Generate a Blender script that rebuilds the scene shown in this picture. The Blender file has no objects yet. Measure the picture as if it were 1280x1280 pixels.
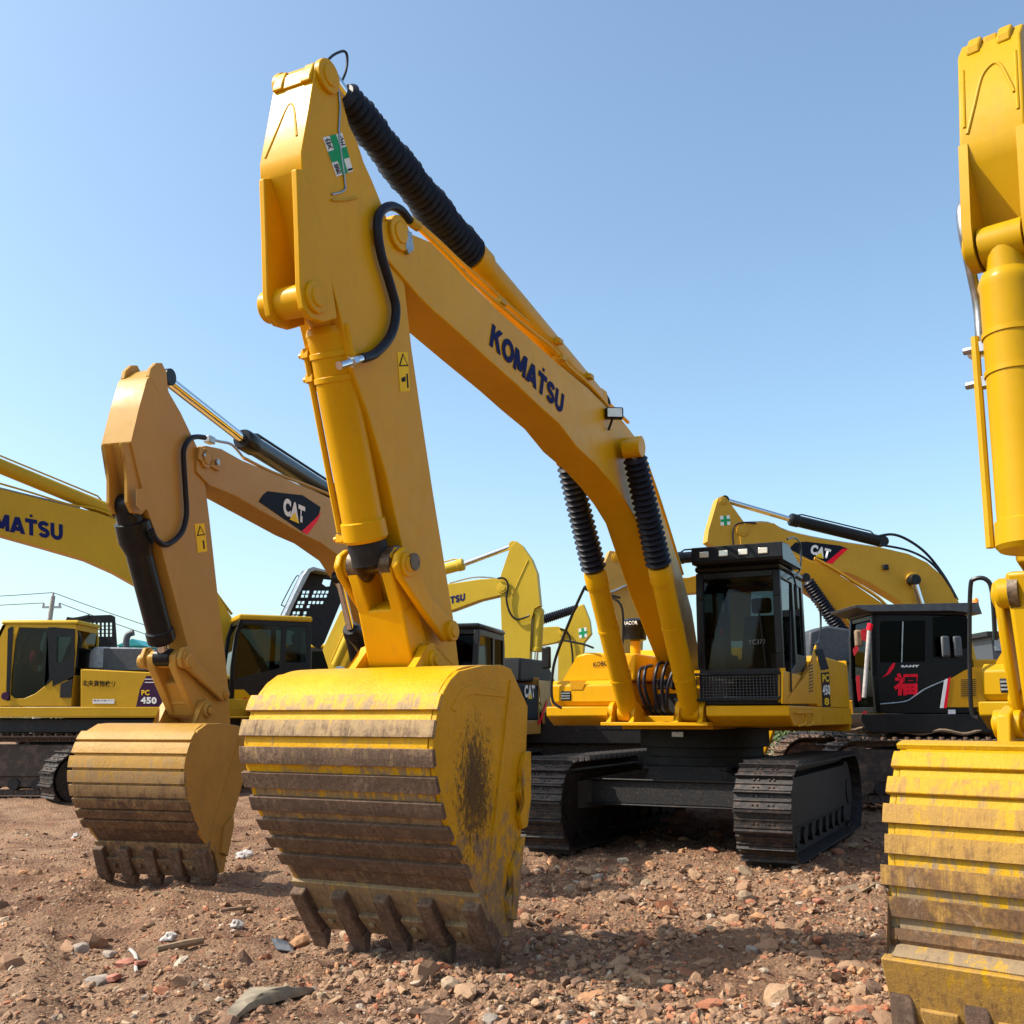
import bpy, bmesh, math, random
import numpy as np
from mathutils import Vector, Matrix, noise
random.seed(7); rng = np.random.default_rng(7)
scn = bpy.context.scene
col = scn.collection
# ------------------------------------------------------------ camera geometry
F = 1280.0; Y0 = 897.0; H = 1.6
PT = math.atan((Y0 - 640) / F); cp, sp = math.cos(PT), math.sin(PT)
def ray(x, y):
    a = (x - 640) / F; b = (640 - y) / F
    return (a, cp - b * sp, sp + b * cp)
def gpt(x, y, z=0.0):
    r = ray(x, y); t = (z - H) / r[2]
    return (r[0] * t, r[1] * t)
class Mach:
    """local frame of a machine: x forward, y to its left, z up"""
    def __init__(s, ox, oy, th, z0=0.0):
        s.ox, s.oy, s.z0 = ox, oy, z0
        s.s, s.c = math.sin(math.radians(th)), math.cos(math.radians(th))
        s.h = (-s.s, -s.c); s.l = (s.c, -s.s)
        s.rot = math.atan2(-s.c, -s.s)
    def _hit(s, x, y, n, k):
        r = ray(x, y)
        t = (k + n[0] * s.ox + n[1] * s.oy) / (r[0] * n[0] + r[1] * n[1])
        X, Y, Z = r[0] * t - s.ox, r[1] * t - s.oy, H + r[2] * t - s.z0
        return (X * s.h[0] + Y * s.h[1], X * s.l[0] + Y * s.l[1], Z)
    def S(s, pts, v=0.0):      # on the side plane y = v  -> (u, z)
        return [(q[0], q[2]) for q in (s._hit(x, y, s.l, v) for x, y in pts)]
    def S3(s, pts, v=0.0):
        return [s._hit(x, y, s.l, v) for x, y in pts]
    def Fr(s, pts, u):         # on the front plane x = u -> (v, z)
        return [(q[1], q[2]) for q in (s._hit(x, y, s.h, u) for x, y in pts)]
    def F3(s, pts, u):
        return [s._hit(x, y, s.h, u) for x, y in pts]
def place(px, py, z, u, v, th, z0=0.0):
    X, Y = gpt(px, py, z + z0); m = Mach(0, 0, th)
    return Mach(X - u * m.h[0] - v * m.l[0], Y - u * m.h[1] - v * m.l[1], th, z0)
# ------------------------------------------------------------ materials
def newmat(name):
    m = bpy.data.materials.new(name); m.use_nodes = True
    nt = m.node_tree; b = nt.nodes['Principled BSDF']
    return m, nt, b
def N(nt, t, **kw):
    n = nt.nodes.new(t)
    for k, v in kw.items():
        if k in n.inputs.keys(): n.inputs[k].default_value = v
        else: setattr(n, k, v)
    return n
def ramp(nt, fac, stops):
    r = nt.nodes.new('ShaderNodeValToRGB')
    while len(r.color_ramp.elements) < len(stops): r.color_ramp.elements.new(0.5)
    for e, (p, c) in zip(r.color_ramp.elements, stops):
        e.position = p; e.color = (*c, 1) if len(c) == 3 else c
    nt.links.new(fac, r.inputs[0]); return r.outputs[0]
def gray(v): return (v, v, v)
def mix(nt, fac, a, b):
    m = nt.nodes.new('ShaderNodeMix'); m.data_type = 'RGBA'
    if isinstance(fac, float): m.inputs[0].default_value = fac
    else: nt.links.new(fac, m.inputs[0])
    for i, x in ((6, a), (7, b)):
        if isinstance(x, tuple): m.inputs[i].default_value = (*x, 1)
        else: nt.links.new(x, m.inputs[i])
    return m.outputs[2]
def math_(nt, op, a, b=None):
    m = nt.nodes.new('ShaderNodeMath'); m.operation = op
    for i, x in ((0, a), (1, b)):
        if x is None: continue
        if isinstance(x, (int, float)): m.inputs[i].default_value = x
        else: nt.links.new(x, m.inputs[i])
    return m.outputs[0]
def noise_(nt, vec, scale, detail=4.0, rough=0.6, dist=0.0):
    n = N(nt, 'ShaderNodeTexNoise', Scale=scale, Detail=detail, Roughness=rough, Distortion=dist)
    nt.links.new(vec, n.inputs['Vector']); return n.outputs['Fac']
def mapped(nt, scale=(1, 1, 1)):
    tc = nt.nodes.new('ShaderNodeTexCoord'); mp = nt.nodes.new('ShaderNodeMapping')
    mp.inputs['Scale'].default_value = scale
    nt.links.new(tc.outputs['Object'], mp.inputs['Vector']); return mp.outputs[0]
def bump(nt, b, h, strength=0.3, dist=0.02):
    n = N(nt, 'ShaderNodeBump', Strength=strength, Distance=dist)
    nt.links.new(h, n.inputs['Height']); nt.links.new(n.outputs[0], b.inputs['Normal'])
def paint(name, c, rough=0.33, dirt=0.38, dirtcol=(0.16, 0.10, 0.05), coat=0.02):
    m, nt, b = newmat(name)
    v = mapped(nt)
    big = noise_(nt, v, 0.9, 5, 0.65); fine = noise_(nt, v, 14, 6, 0.7)
    streak = noise_(nt, mapped(nt, (5, 5, 0.5)), 3, 5, 0.7)
    c2 = tuple(x * 0.86 for x in c)
    base = mix(nt, ramp(nt, big, [(0.35, gray(0)), (0.7, gray(1))]), c, c2)
    d = math_(nt, 'MULTIPLY', ramp(nt, streak, [(0.5, gray(0)), (0.8, gray(1))]), ramp(nt, fine, [(0.4, gray(0)), (0.75, gray(1))]))
    base = mix(nt, math_(nt, 'MULTIPLY', d, dirt), base, dirtcol)
    scr = ramp(nt, noise_(nt, mapped(nt, (2.5, 2.5, 16)), 5, 9, 0.82, 1.2), [(0.66, gray(0)), (0.70, gray(.35))])
    base = mix(nt, scr, base, (0.30, 0.21, 0.11))
    chip = ramp(nt, noise_(nt, v, 60, 3, 0.6), [(0.74, gray(0)), (0.76, gray(.55))])
    base = mix(nt, chip, base, (0.12, 0.08, 0.05))
    nt.links.new(base, b.inputs['Base Color'])
    nt.links.new(ramp(nt, noise_(nt, v, 6, 5, 0.7), [(0.3, gray(rough - 0.06)), (0.75, gray(rough + 0.16))]), b.inputs['Roughness'])
    b.inputs['Specular IOR Level'].default_value = 0.14; b.inputs['Coat Weight'].default_value = coat; b.inputs['Coat Roughness'].default_value = 0.22
    bump(nt, b, noise_(nt, v, 2.2, 3, 0.5), 0.12, 0.03)
    return m
def plain(name, c, rough=0.5, metal=0.0, var=0.25, bs=0.1, scale=12):
    m, nt, b = newmat(name); v = mapped(nt)
    f = noise_(nt, v, scale, 5, 0.65)
    nt.links.new(mix(nt, ramp(nt, f, [(0.35, gray(0)), (0.7, gray(1))]), tuple(x * (1 - var) for x in c), tuple(min(1, x * (1 + var)) for x in c)), b.inputs['Base Color'])
    b.inputs['Roughness'].default_value = rough; b.inputs['Metallic'].default_value = metal
    if 'decal' in name or 'black' in name or 'under' in name: b.inputs['Specular IOR Level'].default_value = 0.06 if 'decal' in name else 0.2
    if bs: bump(nt, b, f, bs, 0.01)
    return m
def glass(name, tint=(0.35, 0.4, 0.4), refl=0.25):
    m, nt, b = newmat(name); nt.nodes.remove(b)
    out = [n for n in nt.nodes if n.type == 'OUTPUT_MATERIAL'][0]
    t = N(nt, 'ShaderNodeBsdfTransparent'); t.inputs[0].default_value = (*tint, 1)
    g = N(nt, 'ShaderNodeBsdfGlossy'); g.inputs['Roughness'].default_value = 0.04
    lw = N(nt, 'ShaderNodeLayerWeight', Blend=refl)
    mx = N(nt, 'ShaderNodeMixShader')
    nt.links.new(lw.outputs['Fresnel'], mx.inputs[0]); nt.links.new(t.outputs[0], mx.inputs[1]); nt.links.new(g.outputs[0], mx.inputs[2])
    nt.links.new(mx.outputs[0], out.inputs['Surface'])
    return m
def bucketmat(name, yel, zhi, zlo, steel=(0.17, 0.14, 0.13), mud=(0.17, 0.105, 0.075), spot=None, bias=0.0):
    """painted steel, scuffed to bare metal and caked with dry mud towards the digging end"""
    m, nt, b = newmat(name)
    v = mapped(nt); vs = mapped(nt, (3, 9, 1.2))
    tc = nt.nodes.new('ShaderNodeTexCoord'); sx = nt.nodes.new('ShaderNodeSeparateXYZ')
    nt.links.new(tc.outputs['Object'], sx.inputs[0])
    mr = N(nt, 'ShaderNodeMapRange'); nt.links.new(sx.outputs['Z'], mr.inputs['Value'])
    mr.inputs['From Min'].default_value = zhi; mr.inputs['From Max'].default_value = zlo
    worn = mr.outputs[0]
    n1 = noise_(nt, v, 2.6, 8, 0.72); n2 = noise_(nt, vs, 3.0, 8, 0.78, 0.5); n3 = noise_(nt, v, 38, 6, 0.7); n4 = noise_(nt, v, 9, 8, 0.75)
    t = math_(nt, 'ADD', math_(nt, 'MULTIPLY', worn, 0.62), math_(nt, 'MULTIPLY', math_(nt, 'ADD', n2, n4), 0.5))
    t = math_(nt, 'ADD', t, bias)
    base = mix(nt, ramp(nt, n1, [(0.3, gray(0)), (0.7, gray(1))]), yel, tuple(x * 0.75 for x in yel))
    base = mix(nt, ramp(nt, t, [(0.60, gray(0)), (0.68, gray(0.75))]), base, steel)
    rust = mix(nt, ramp(nt, math_(nt, 'MULTIPLY', math_(nt, 'ADD', n2, n3), .5), [(0.40, gray(0)), (0.6, gray(1))]), (0.045, 0.026, 0.02), mud)
    rust = mix(nt, ramp(nt, noise_(nt, mapped(nt, (1, .8, 1)), 3.3, 6, .7, 1.0), [(0.46, gray(0)), (0.58, gray(.75))]), rust, (.07, .042, .034))
    rust = mix(nt, ramp(nt, noise_(nt, mapped(nt, (1, 1.3, 1)), 5.1, 8, .75, 1.4), [(0.56, gray(0)), (0.66, gray(.6))]), rust, (.27, .19, .14))
    base = mix(nt, ramp(nt, t, [(0.72, gray(0)), (0.84, gray(0.9))]), base, rust)
    scr = ramp(nt, noise_(nt, mapped(nt, (2, 2.2, 26)), 4, 8, 0.8, 0.3), [(0.60, gray(0)), (0.70, gray(.5))])
    base = mix(nt, scr, base, (.30, .23, .17)) if not spot else base
    sc = ramp(nt, noise_(nt, mapped(nt, (1.0, 14, 3)), 7, 8, 0.8, 0.8), [(0.6, gray(0)), (0.66, gray(1))])
    base = mix(nt, math_(nt, 'MULTIPLY', sc, 0.55), base, (0.05, 0.035, 0.03))
    if spot:
        vm = N(nt, 'ShaderNodeVectorMath'); vm.operation = 'DISTANCE'
        mp = nt.nodes.new('ShaderNodeMapping'); mp.inputs['Scale'].default_value = (1.35, 0.0, .8)
        nt.links.new(tc.outputs['Object'], mp.inputs[0]); nt.links.new(mp.outputs[0], vm.inputs[0])
        vm.inputs[1].default_value = (spot[0] * 1.35, 0, spot[1] * .8)
        dd = N(nt, 'ShaderNodeMapRange'); nt.links.new(vm.outputs['Value'], dd.inputs['Value'])
        dd.inputs['From Min'].default_value = spot[2]; dd.inputs['From Max'].default_value = 0.05
        ns = noise_(nt, mapped(nt, (3, 3, 1.6)), 5, 12, 0.9, 2.5)
        q = math_(nt, 'ADD', ns, math_(nt, 'MULTIPLY', dd.outputs[0], 0.24))
        base = mix(nt, ramp(nt, q, [(0.62, gray(0)), (0.665, gray(0.9))]), base, (0.028, 0.016, 0.012))
    b.inputs['Specular IOR Level'].default_value = 0.2
    nt.links.new(base, b.inputs['Base Color'])
    nt.links.new(ramp(nt, t, [(0.55, gray(0.38)), (0.8, gray(0.8))]), b.inputs['Roughness'])
    bump(nt, b, math_(nt, 'ADD', n3, math_(nt, 'MULTIPLY', t, 2.0)), 0.45, 0.012)
    return m
YK = (0.66, 0.335, 0.003); YC = (0.46, 0.255, 0.055)
MT = dict(
    yk=paint('komatsu_yellow_paint', YK), yk2=paint('old_yellow_paint', (0.52, 0.30, 0.018), dirt=0.5),
    yc=paint('tan_yellow_paint', YC, rough=0.36, dirt=0.35), yr=paint('bright_yellow_paint', (0.48, 0.27, 0.003)),
    yp=paint('pale_yellow_paint', (0.56, 0.37, 0.03), rough=0.4, dirt=0.35), yo=paint('orange_yellow_paint', (0.55, 0.26, 0.008)),
    black=plain('black_paint', (0.012, 0.012, 0.014), 0.3), blackm=plain('matte_black', (0.02, 0.02, 0.022), 0.6),
    rubber=plain('black_rubber', (0.012, 0.012, 0.02), 0.42), dark=plain('dark_grey_plastic', (0.05, 0.055, 0.065), 0.5),
    chrome=plain('chrome', (0.7, 0.7, 0.72), 0.12, 1.0, 0.05, 0), steel=plain('dull_steel', (0.35, 0.35, 0.36), 0.35, 0.9),
    track=plain('track_steel', (0.035, 0.032, 0.034), 0.45, 0.4, 0.5, 0.5, 18), trackr=plain('rusty_track_steel', (0.15, 0.085, 0.055), 0.7, 0.2, 0.5, 0.5, 14),
    under=plain('undercarriage_paint', (0.008, 0.008, 0.009), 0.5, 0, 0.35, 0.2), glass=glass('cab_glass'), glassd=glass('dark_cab_glass', (0.06, 0.065, 0.07), 0.14),
    navy=plain('navy_decal', (0.012, 0.018, 0.095), 0.7, 0, 0.05, 0), blk=plain('black_decal', (0.012, 0.012, 0.014), 0.45, 0, 0.05, 0),
    white=plain('white_decal', (0.75, 0.75, 0.74), 0.45, 0, 0.05, 0), red=plain('red_decal', (0.85, 0.015, 0.035), 0.45, 0, 0.08, 0),
    green=plain('green_decal', (0.02, 0.30, 0.12), 0.45, 0, 0.08, 0), lemon=plain('yellow_decal', (0.85, 0.55, 0.02), 0.45, 0, 0.05, 0),
    decalbg=plain('charcoal_decal', (0.010, 0.014, 0.024), 0.6, 0, 0.1, 0), lamp=plain('lamp_lens', (0.75, 0.72, 0.62), 0.15, 0.3, 0.1, 0),
    seat=plain('seat_fabric', (0.03, 0.03, 0.035), 0.8), cloth=plain('red_cloth', (0.6, 0.02, 0.03), 0.8), teal=plain('teal_paint', (0.02, 0.32, 0.34), 0.5),
    chalk=plain('chalk_decal', (0.20, 0.21, 0.22), 0.7), orange=plain('orange_lens', (0.8, 0.22, 0.01), 0.25), wood=plain('weathered_wood', (0.22, 0.15, 0.09), 0.85, 0, 0.4, 0.5, 9),
    sheet=plain('grey_dusty_sheet', (0.25, 0.205, 0.145), 0.7, 0, 0.3, 0.3, 9), bag=plain('white_plastic_film', (0.36, 0.33, 0.31), 0.6),
    brick=plain('broken_brick', (0.36, 0.14, 0.09), 0.9, 0, 0.35, 0.6, 10), stonegrey=plain('grey_tan_stone', (0.27, 0.22, 0.18), 0.95, 0, 0.35, 0.6, 12), concrete=plain('concrete', (0.36, 0.34, 0.31), 0.9), silverblue=plain('grey_blue_paint', (0.30, 0.33, 0.36), 0.35, 0.3),
    grease=plain('grease_stained_steel', (0.10, 0.06, 0.03), 0.45, 0.2, 0.6, 0.4, 20),
    yc2=paint('yellow_tan_paint', (0.54, 0.30, 0.03), rough=0.4, dirt=0.35), blk2=plain('gloss_black_paint', (0.004, 0.004, 0.005), 0.30),
    maroon=plain('dark_plum_decal', (0.05, 0.02, 0.05), 0.4, 0, 0.05, 0))
def trackmat(name, steel, dust, thr):
    m, nt, b = newmat(name); v = mapped(nt); f = noise_(nt, v, 7, 8, .75); g = noise_(nt, v, 40, 6, .7)
    c = mix(nt, ramp(nt, f, [(thr, gray(0)), (thr + .12, gray(.9))]), steel, dust)
    c = mix(nt, ramp(nt, g, [(.55, gray(0)), (.7, gray(.5))]), c, (.16, .075, .045))
    nt.links.new(c, b.inputs['Base Color']); b.inputs['Roughness'].default_value = .6; b.inputs['Metallic'].default_value = .15; bump(nt, b, g, .5, .01); return m
MT['track'] = trackmat('track_steel_dusty', (.016, .014, .015), (.085, .055, .042), .50)
MT['under'] = trackmat('undercarriage_dusty', (.008, .008, .009), (.05, .034, .026), .55)
MT['muddy'] = trackmat('muddy_steel', (.04, .027, .022), (.11, .07, .05), .48)
MT['trackr'] = trackmat('track_steel_rusty', (.06, .038, .03), (.20, .125, .085), .46)
# ------------------------------------------------------------ mesh helpers
def link(name, me, m, parent=None):
    o = bpy.data.objects.new(name, me); col.objects.link(o)
    if m is not None and not me.materials: me.materials.append(MT[m] if isinstance(m, str) else m)
    if parent is not None: o.parent = parent
    return o
class MB:
    def __init__(s): s.bm = bmesh.new()
    def prism(s, pts, a0, a1, ax='y'):
        """polygon extruded along axis: 'y' pts=(x,z), 'x' pts=(y,z), 'z' pts=(x,y)"""
        def P(p, a):
            return {'y': (p[0], a, p[1]), 'x': (a, p[0], p[1]), 'z': (p[0], p[1], a)}[ax]
        A = [s.bm.verts.new(P(p, a0)) for p in pts]; B = [s.bm.verts.new(P(p, a1)) for p in pts]
        n = len(pts)
        for i in range(n): s.bm.faces.new((A[i], A[(i + 1) % n], B[(i + 1) % n], B[i]))
        f1 = s.bm.faces.new(A[::-1]); f2 = s.bm.faces.new(B)
        bmesh.ops.triangulate(s.bm, faces=[f for f in (f1, f2) if len(f.verts) > 4])
        return s
    def box(s, a, b):
        return s.prism([(a[0], a[2]), (b[0], a[2]), (b[0], b[2]), (a[0], b[2])], a[1], b[1])
    def hull8(s, p):           # 8 corner points: bottom 4, top 4
        v = [s.bm.verts.new(q) for q in p]
        for f in ((0, 1, 2, 3), (4, 5, 6, 7), (0, 1, 5, 4), (1, 2, 6, 5), (2, 3, 7, 6), (3, 0, 4, 7)): s.bm.faces.new([v[i] for i in f])
        return s
    def tube(s, pts, r, seg=10, closed=False):
        pts = [Vector(p) for p in pts]; n = len(pts); rings = []; up = None
        rr = r if isinstance(r, (list, tuple)) else [r] * n
        for i, p in enumerate(pts):
            t = (pts[min(i + 1, n - 1)] - pts[max(i - 1, 0)]).normalized()
            if up is None:
                up = t.cross(Vector((0.13, 0.31, 0.94)));
                if up.length < 1e-3: up = t.cross(Vector((1, 0, 0)))
            up = (up - t * up.dot(t)).normalized(); w = t.cross(up)
            rings.append([s.bm.verts.new(p + (up * math.cos(2 * math.pi * k / seg) + w * math.sin(2 * math.pi * k / seg)) * rr[i]) for k in range(seg)])
        for a, b in zip(rings, rings[1:]):
            for k in range(seg):
                f = s.bm.faces.new((a[k], a[(k + 1) % seg], b[(k + 1) % seg], b[k])); f.smooth = True
        s.bm.faces.new(rings[0][::-1]); s.bm.faces.new(rings[-1])
        return s
    def cyl(s, p0, p1, r, seg=24, r1=None):
        return s.tube([p0, p1], [r, r if r1 is None else r1], seg)
    def lathe(s, p0, p1, prof, seg=24):   # prof: (t 0..1, radius)
        p0, p1 = Vector(p0), Vector(p1)
        d = (p1 - p0).normalized(); up = d.cross(Vector((0.1, 0.3, 0.9))).normalized(); w = d.cross(up); rings = []
        for t, r in prof:
            c = p0.lerp(p1, t)
            rings.append([s.bm.verts.new(c + (up * math.cos(2 * math.pi * k / seg) + w * math.sin(2 * math.pi * k / seg)) * r) for k in range(seg)])
        for i, (a, b) in enumerate(zip(rings, rings[1:])):
            for k in range(seg):
                f = s.bm.faces.new((a[k], a[(k + 1) % seg], b[(k + 1) % seg], b[k])); f.smooth = True
        s.bm.faces.new(rings[0][::-1]); s.bm.faces.new(rings[-1])
        return s
    def panel(s, outer, holes, a0, a1, ax='y'):
        """polygon with window holes, given a thickness"""
        def P(p, a): return {'y': (p[0], a, p[1]), 'x': (a, p[0], p[1])}[ax]
        bm = bmesh.new(); E = []
        for loop in [outer] + holes:
            V = [bm.verts.new(P(p, a0)) for p in loop]
            E += [bm.edges.new((V[i], V[(i + 1) % len(V)])) for i in range(len(V))]
        r = bmesh.ops.triangle_fill(bm, use_beauty=True, use_dissolve=False, edges=E)
        fs = [g for g in bm.faces]
        e = bmesh.ops.extrude_face_region(bm, geom=fs)
        d = Vector(P((0, 0), a1 - a0))
        bmesh.ops.translate(bm, vec=d, verts=[g for g in e['geom'] if isinstance(g, bmesh.types.BMVert)])
        me = bpy.data.meshes.new('t'); bm.to_mesh(me); bm.free(); s.bm.from_mesh(me); bpy.data.meshes.remove(me)
        return s
    def sphere(s, c, r, sc=(1, 1, 1), u=16, v=10):
        bmesh.ops.create_uvsphere(s.bm, u_segments=u, v_segments=v, radius=r, matrix=Matrix.Translation(c) @ Matrix.Diagonal((*sc, 1)))
        return s
    def build(s, name, m, parent=None, bev=0.0, seg=2):
        bmesh.ops.recalc_face_normals(s.bm, faces=s.bm.faces)
        me = bpy.data.meshes.new(name); s.bm.to_mesh(me); s.bm.free(); me.set_sharp_from_angle(angle=math.radians(33))
        o = link(name, me, m, parent)
        if bev:
            b = o.modifiers.new('bevel', 'BEVEL'); b.width = bev; b.segments = seg; b.limit_method = 'ANGLE'; b.angle_limit = math.radians(38)
            b.harden_normals = False
        return o
def inset(pts, d):
    c = (sum(p[0] for p in pts) / len(pts), sum(p[1] for p in pts) / len(pts))
    return [(p[0] + (c[0] - p[0]) * d, p[1] + (c[1] - p[1]) * d) for p in pts]
def smoothpath(pts, n=6):
    P = [Vector(p) for p in pts]; out = []
    for i in range(len(P) - 1):
        a, b, c, d = P[max(i - 1, 0)], P[i], P[i + 1], P[min(i + 2, len(P) - 1)]
        for k in range(n):
            t = k / n
            out.append(0.5 * ((2 * b) + (c - a) * t + (2 * a - 5 * b + 4 * c - d) * t * t + (3 * b - a - 3 * c + d) * t ** 3))
    out.append(P[-1]); return out
def hose(name, pts, r, m, parent, n=8, seg=10): return MB().tube(smoothpath(pts, n), r, seg).build(name, m, parent)
def circ(c, r, n=20, a0=0, a1=360): return [(c[0] + r * math.cos(math.radians(a0 + (a1 - a0) * i / n)), c[1] + r * math.sin(math.radians(a0 + (a1 - a0) * i / n))) for i in range(n if a1 - a0 == 360 else n + 1)]
def text(name, body, o, e, t, m, parent, off=0.0, depth=0.004, nudge=(0, 0, 0)):
    """flat lettering: o = start of the baseline, e = its end, t = top above the start (3D, local)"""
    cu = bpy.data.curves.new(name, 'FONT'); cu.body = body; cu.size = 1.0; cu.offset = off; cu.extrude = 0.0; cu.resolution_u = 4; cu.space_character = 1.0 + off * 2.2
    ob = bpy.data.objects.new(name, cu); col.objects.link(ob)
    dg = bpy.context.evaluated_depsgraph_get(); me = bpy.data.meshes.new_from_object(ob.evaluated_get(dg))
    bpy.data.objects.remove(ob)
    n = len(me.vertices)
    if n == 0: return None
    co = np.empty(n * 3); me.vertices.foreach_get('co', co); co = co.reshape(n, 3)
    x0, x1 = co[:, 0].min(), co[:, 0].max(); y0, y1 = co[:, 1].min(), co[:, 1].max()
    o, e, t = Vector(o), Vector(e), Vector(t)
    X = e - o; Yv = t - o; nrm = X.cross(Yv).normalized()
    out = np.empty((n, 3))
    sx = (co[:, 0] - x0) / (x1 - x0); sy = (co[:, 1] - y0) / (y1 - y0)
    for k in range(3): out[:, k] = o[k] + X[k] * sx + Yv[k] * sy + nrm[k] * depth + nudge[k]
    me.vertices.foreach_set('co', out.ravel()); me.update()
    me.name = name; me.materials.clear()
    return link(name, me, m, parent)
def arcp(cx, cy, rx, ry, a0, a1, n=9): return [(cx + rx * math.cos(math.radians(a0 + (a1 - a0) * i / n)), cy + ry * math.sin(math.radians(a0 + (a1 - a0) * i / n))) for i in range(n + 1)]
GL = {'K': (.84, [[(.13, 0), (.13, 1)], [(.2, .42), (.66, 1.0)], [(.36, .62), (.72, 0.0)]]), 'O': (.98, [arcp(.48, .5, .34, .385, 0, 360, 26)]),
      'M': (1.06, [[(.13, 0), (.13, 1)], [(.16, .97), (.5, .12)], [(.5, .12), (.84, .97)], [(.87, 0), (.87, 1)]]), 'A': (.92, [[(.10, 0), (.44, .98)], [(.44, .98), (.78, 0)], [(.24, .26), (.64, .26)]]),
      'T': (.80, [[(.0, .88), (.76, .88)], [(.38, 0), (.38, .9)]]), 'S': (.80, [arcp(.38, .70, .25, .185, 20, 180, 8) + arcp(.38, .70, .25, .185, 180, 270, 5)[1:] + arcp(.38, .30, .25, .185, 90, -160, 12)]),
      'U': (.84, [[(.13, 1), (.13, .4)] + arcp(.40, .4, .27, .285, 180, 360, 10) + [(.67, 1)]])}
def heavy(name, word, o, e, t, m, parent, depth=.004, w=.125):
    o, e, t = Vector(o), Vector(e), Vector(t); X, Yv = e - o, t - o; nrm = X.cross(Yv).normalized()
    tot = sum(GL[c][0] for c in word) - .08; x0 = 0; bm = bmesh.new(); k = 0; out = None
    for c in word:
        gw, strokes = GL[c]
        for st in strokes:
            n = len(st); closed = (Vector(st[0]) - Vector(st[-1])).length < 1e-6; L_, R_ = [], []
            for i, p in enumerate(st):
                a = st[(i - 1) if i else (n - 2 if closed else 0)]; b_ = st[(i + 1) if i < n - 1 else (1 if closed else n - 1)]
                d = (Vector(b_) - Vector(a)).normalized(); nn = Vector((-d.y, d.x)) * w
                L_.append((p[0] + nn.x, p[1] + nn.y)); R_.append((p[0] - nn.x, p[1] - nn.y))
            if n == 2 and abs(st[0][0] - st[1][0]) > .01 and abs(st[0][1] - st[1][1]) > .01:   # diagonals are cut level
                hw_ = w * 1.18; L_ = [(p[0] - hw_, p[1]) for p in st]; R_ = [(p[0] + hw_, p[1]) for p in st]
            k += 1; dz = depth + .0006 * (k % 5)
            P = lambda q: o + X * ((x0 + q[0]) / tot) + Yv * q[1] + nrm * dz
            A_ = [bm.verts.new(P(q)) for q in L_]; B_ = [bm.verts.new(P(q)) for q in R_]
            for i in range(n - 1): bm.faces.new((A_[i], A_[i + 1], B_[i + 1], B_[i]))
        x0 += gw
    me = bpy.data.meshes.new(name); bm.to_mesh(me); bm.free(); return link(name, me, m, parent)
def flat(name, pts3, m, parent, off=0.003, nrm=None):
    """thin sticker laid on a surface"""
    P = [Vector(p) for p in pts3]
    n = nrm or (P[1] - P[0]).cross(P[2] - P[1]).normalized(); n = Vector(n)
    bm = bmesh.new(); A = [bm.verts.new(p + n * off) for p in P]; B = [bm.verts.new(p + n * (off - 0.0025)) for p in P]
    bm.faces.new(A); bm.faces.new(B[::-1]); k = len(P)
    for i in range(k): bm.faces.new((A[i], B[i], B[(i + 1) % k], A[(i + 1) % k]))
    bmesh.ops.recalc_face_normals(bm, faces=bm.faces)
    me = bpy.data.meshes.new(name); bm.to_mesh(me); bm.free(); return link(name, me, m, parent)
def root(name, label, cat, M=None, loc=(0, 0, 0), rz=0, group=None):
    o = bpy.data.objects.new(name, None); col.objects.link(o); o.empty_display_size = 0.3
    if M is not None: o.location = (M.ox, M.oy, M.z0); o.rotation_euler = (0, 0, M.rot)
    else: o.location = loc; o.rotation_euler = (0, 0, rz)
    o['label'] = label; o['category'] = cat
    if group: o['group'] = group
    return o
def tag(o, label, cat, group=None):
    o['label'] = label; o['category'] = cat
    if group: o['group'] = group
    return o
def struct(o): o['kind'] = 'structure'; return o
# ------------------------------------------------------------ excavator components (local frame)
def bolt(mb, p, ax, r=0.012, l=0.012):
    p = Vector(p); mb.cyl(p, p + Vector(ax) * l, r, 6)
def shoe_mesh(w, L, m):
    b = MB(); h = w / 2
    b.prism([(-L * 0.52, 0), (L * 0.50, 0), (L * 0.50, 0.014), (-L * 0.52, 0.014)], -h, h)
    for x, hh in ((-L * 0.46, 0.05), (-L * 0.02, 0.016), (L * 0.42, 0.020)):
        b.prism([(x - 0.014, 0.014), (x + 0.014, 0.014), (x + 0.008, 0.014 + hh), (x - 0.008, 0.014 + hh)], -h, h)
    for y in (-0.11, -0.06, 0.06, 0.11):
        for x in (-L * 0.28, L * 0.2): bolt(b, (x, y, 0.014), (0, 0, 1), 0.013, 0.014)
    b.box((-L * 0.5, -0.10, -0.085), (L * 0.45, -0.065, 0)); b.box((-L * 0.5, 0.065, -0.085), (L * 0.45, 0.10, 0))
    o = b.build('track_shoe', m); me = o.data; bpy.data.objects.remove(o); return me
_shoes = {}
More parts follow.
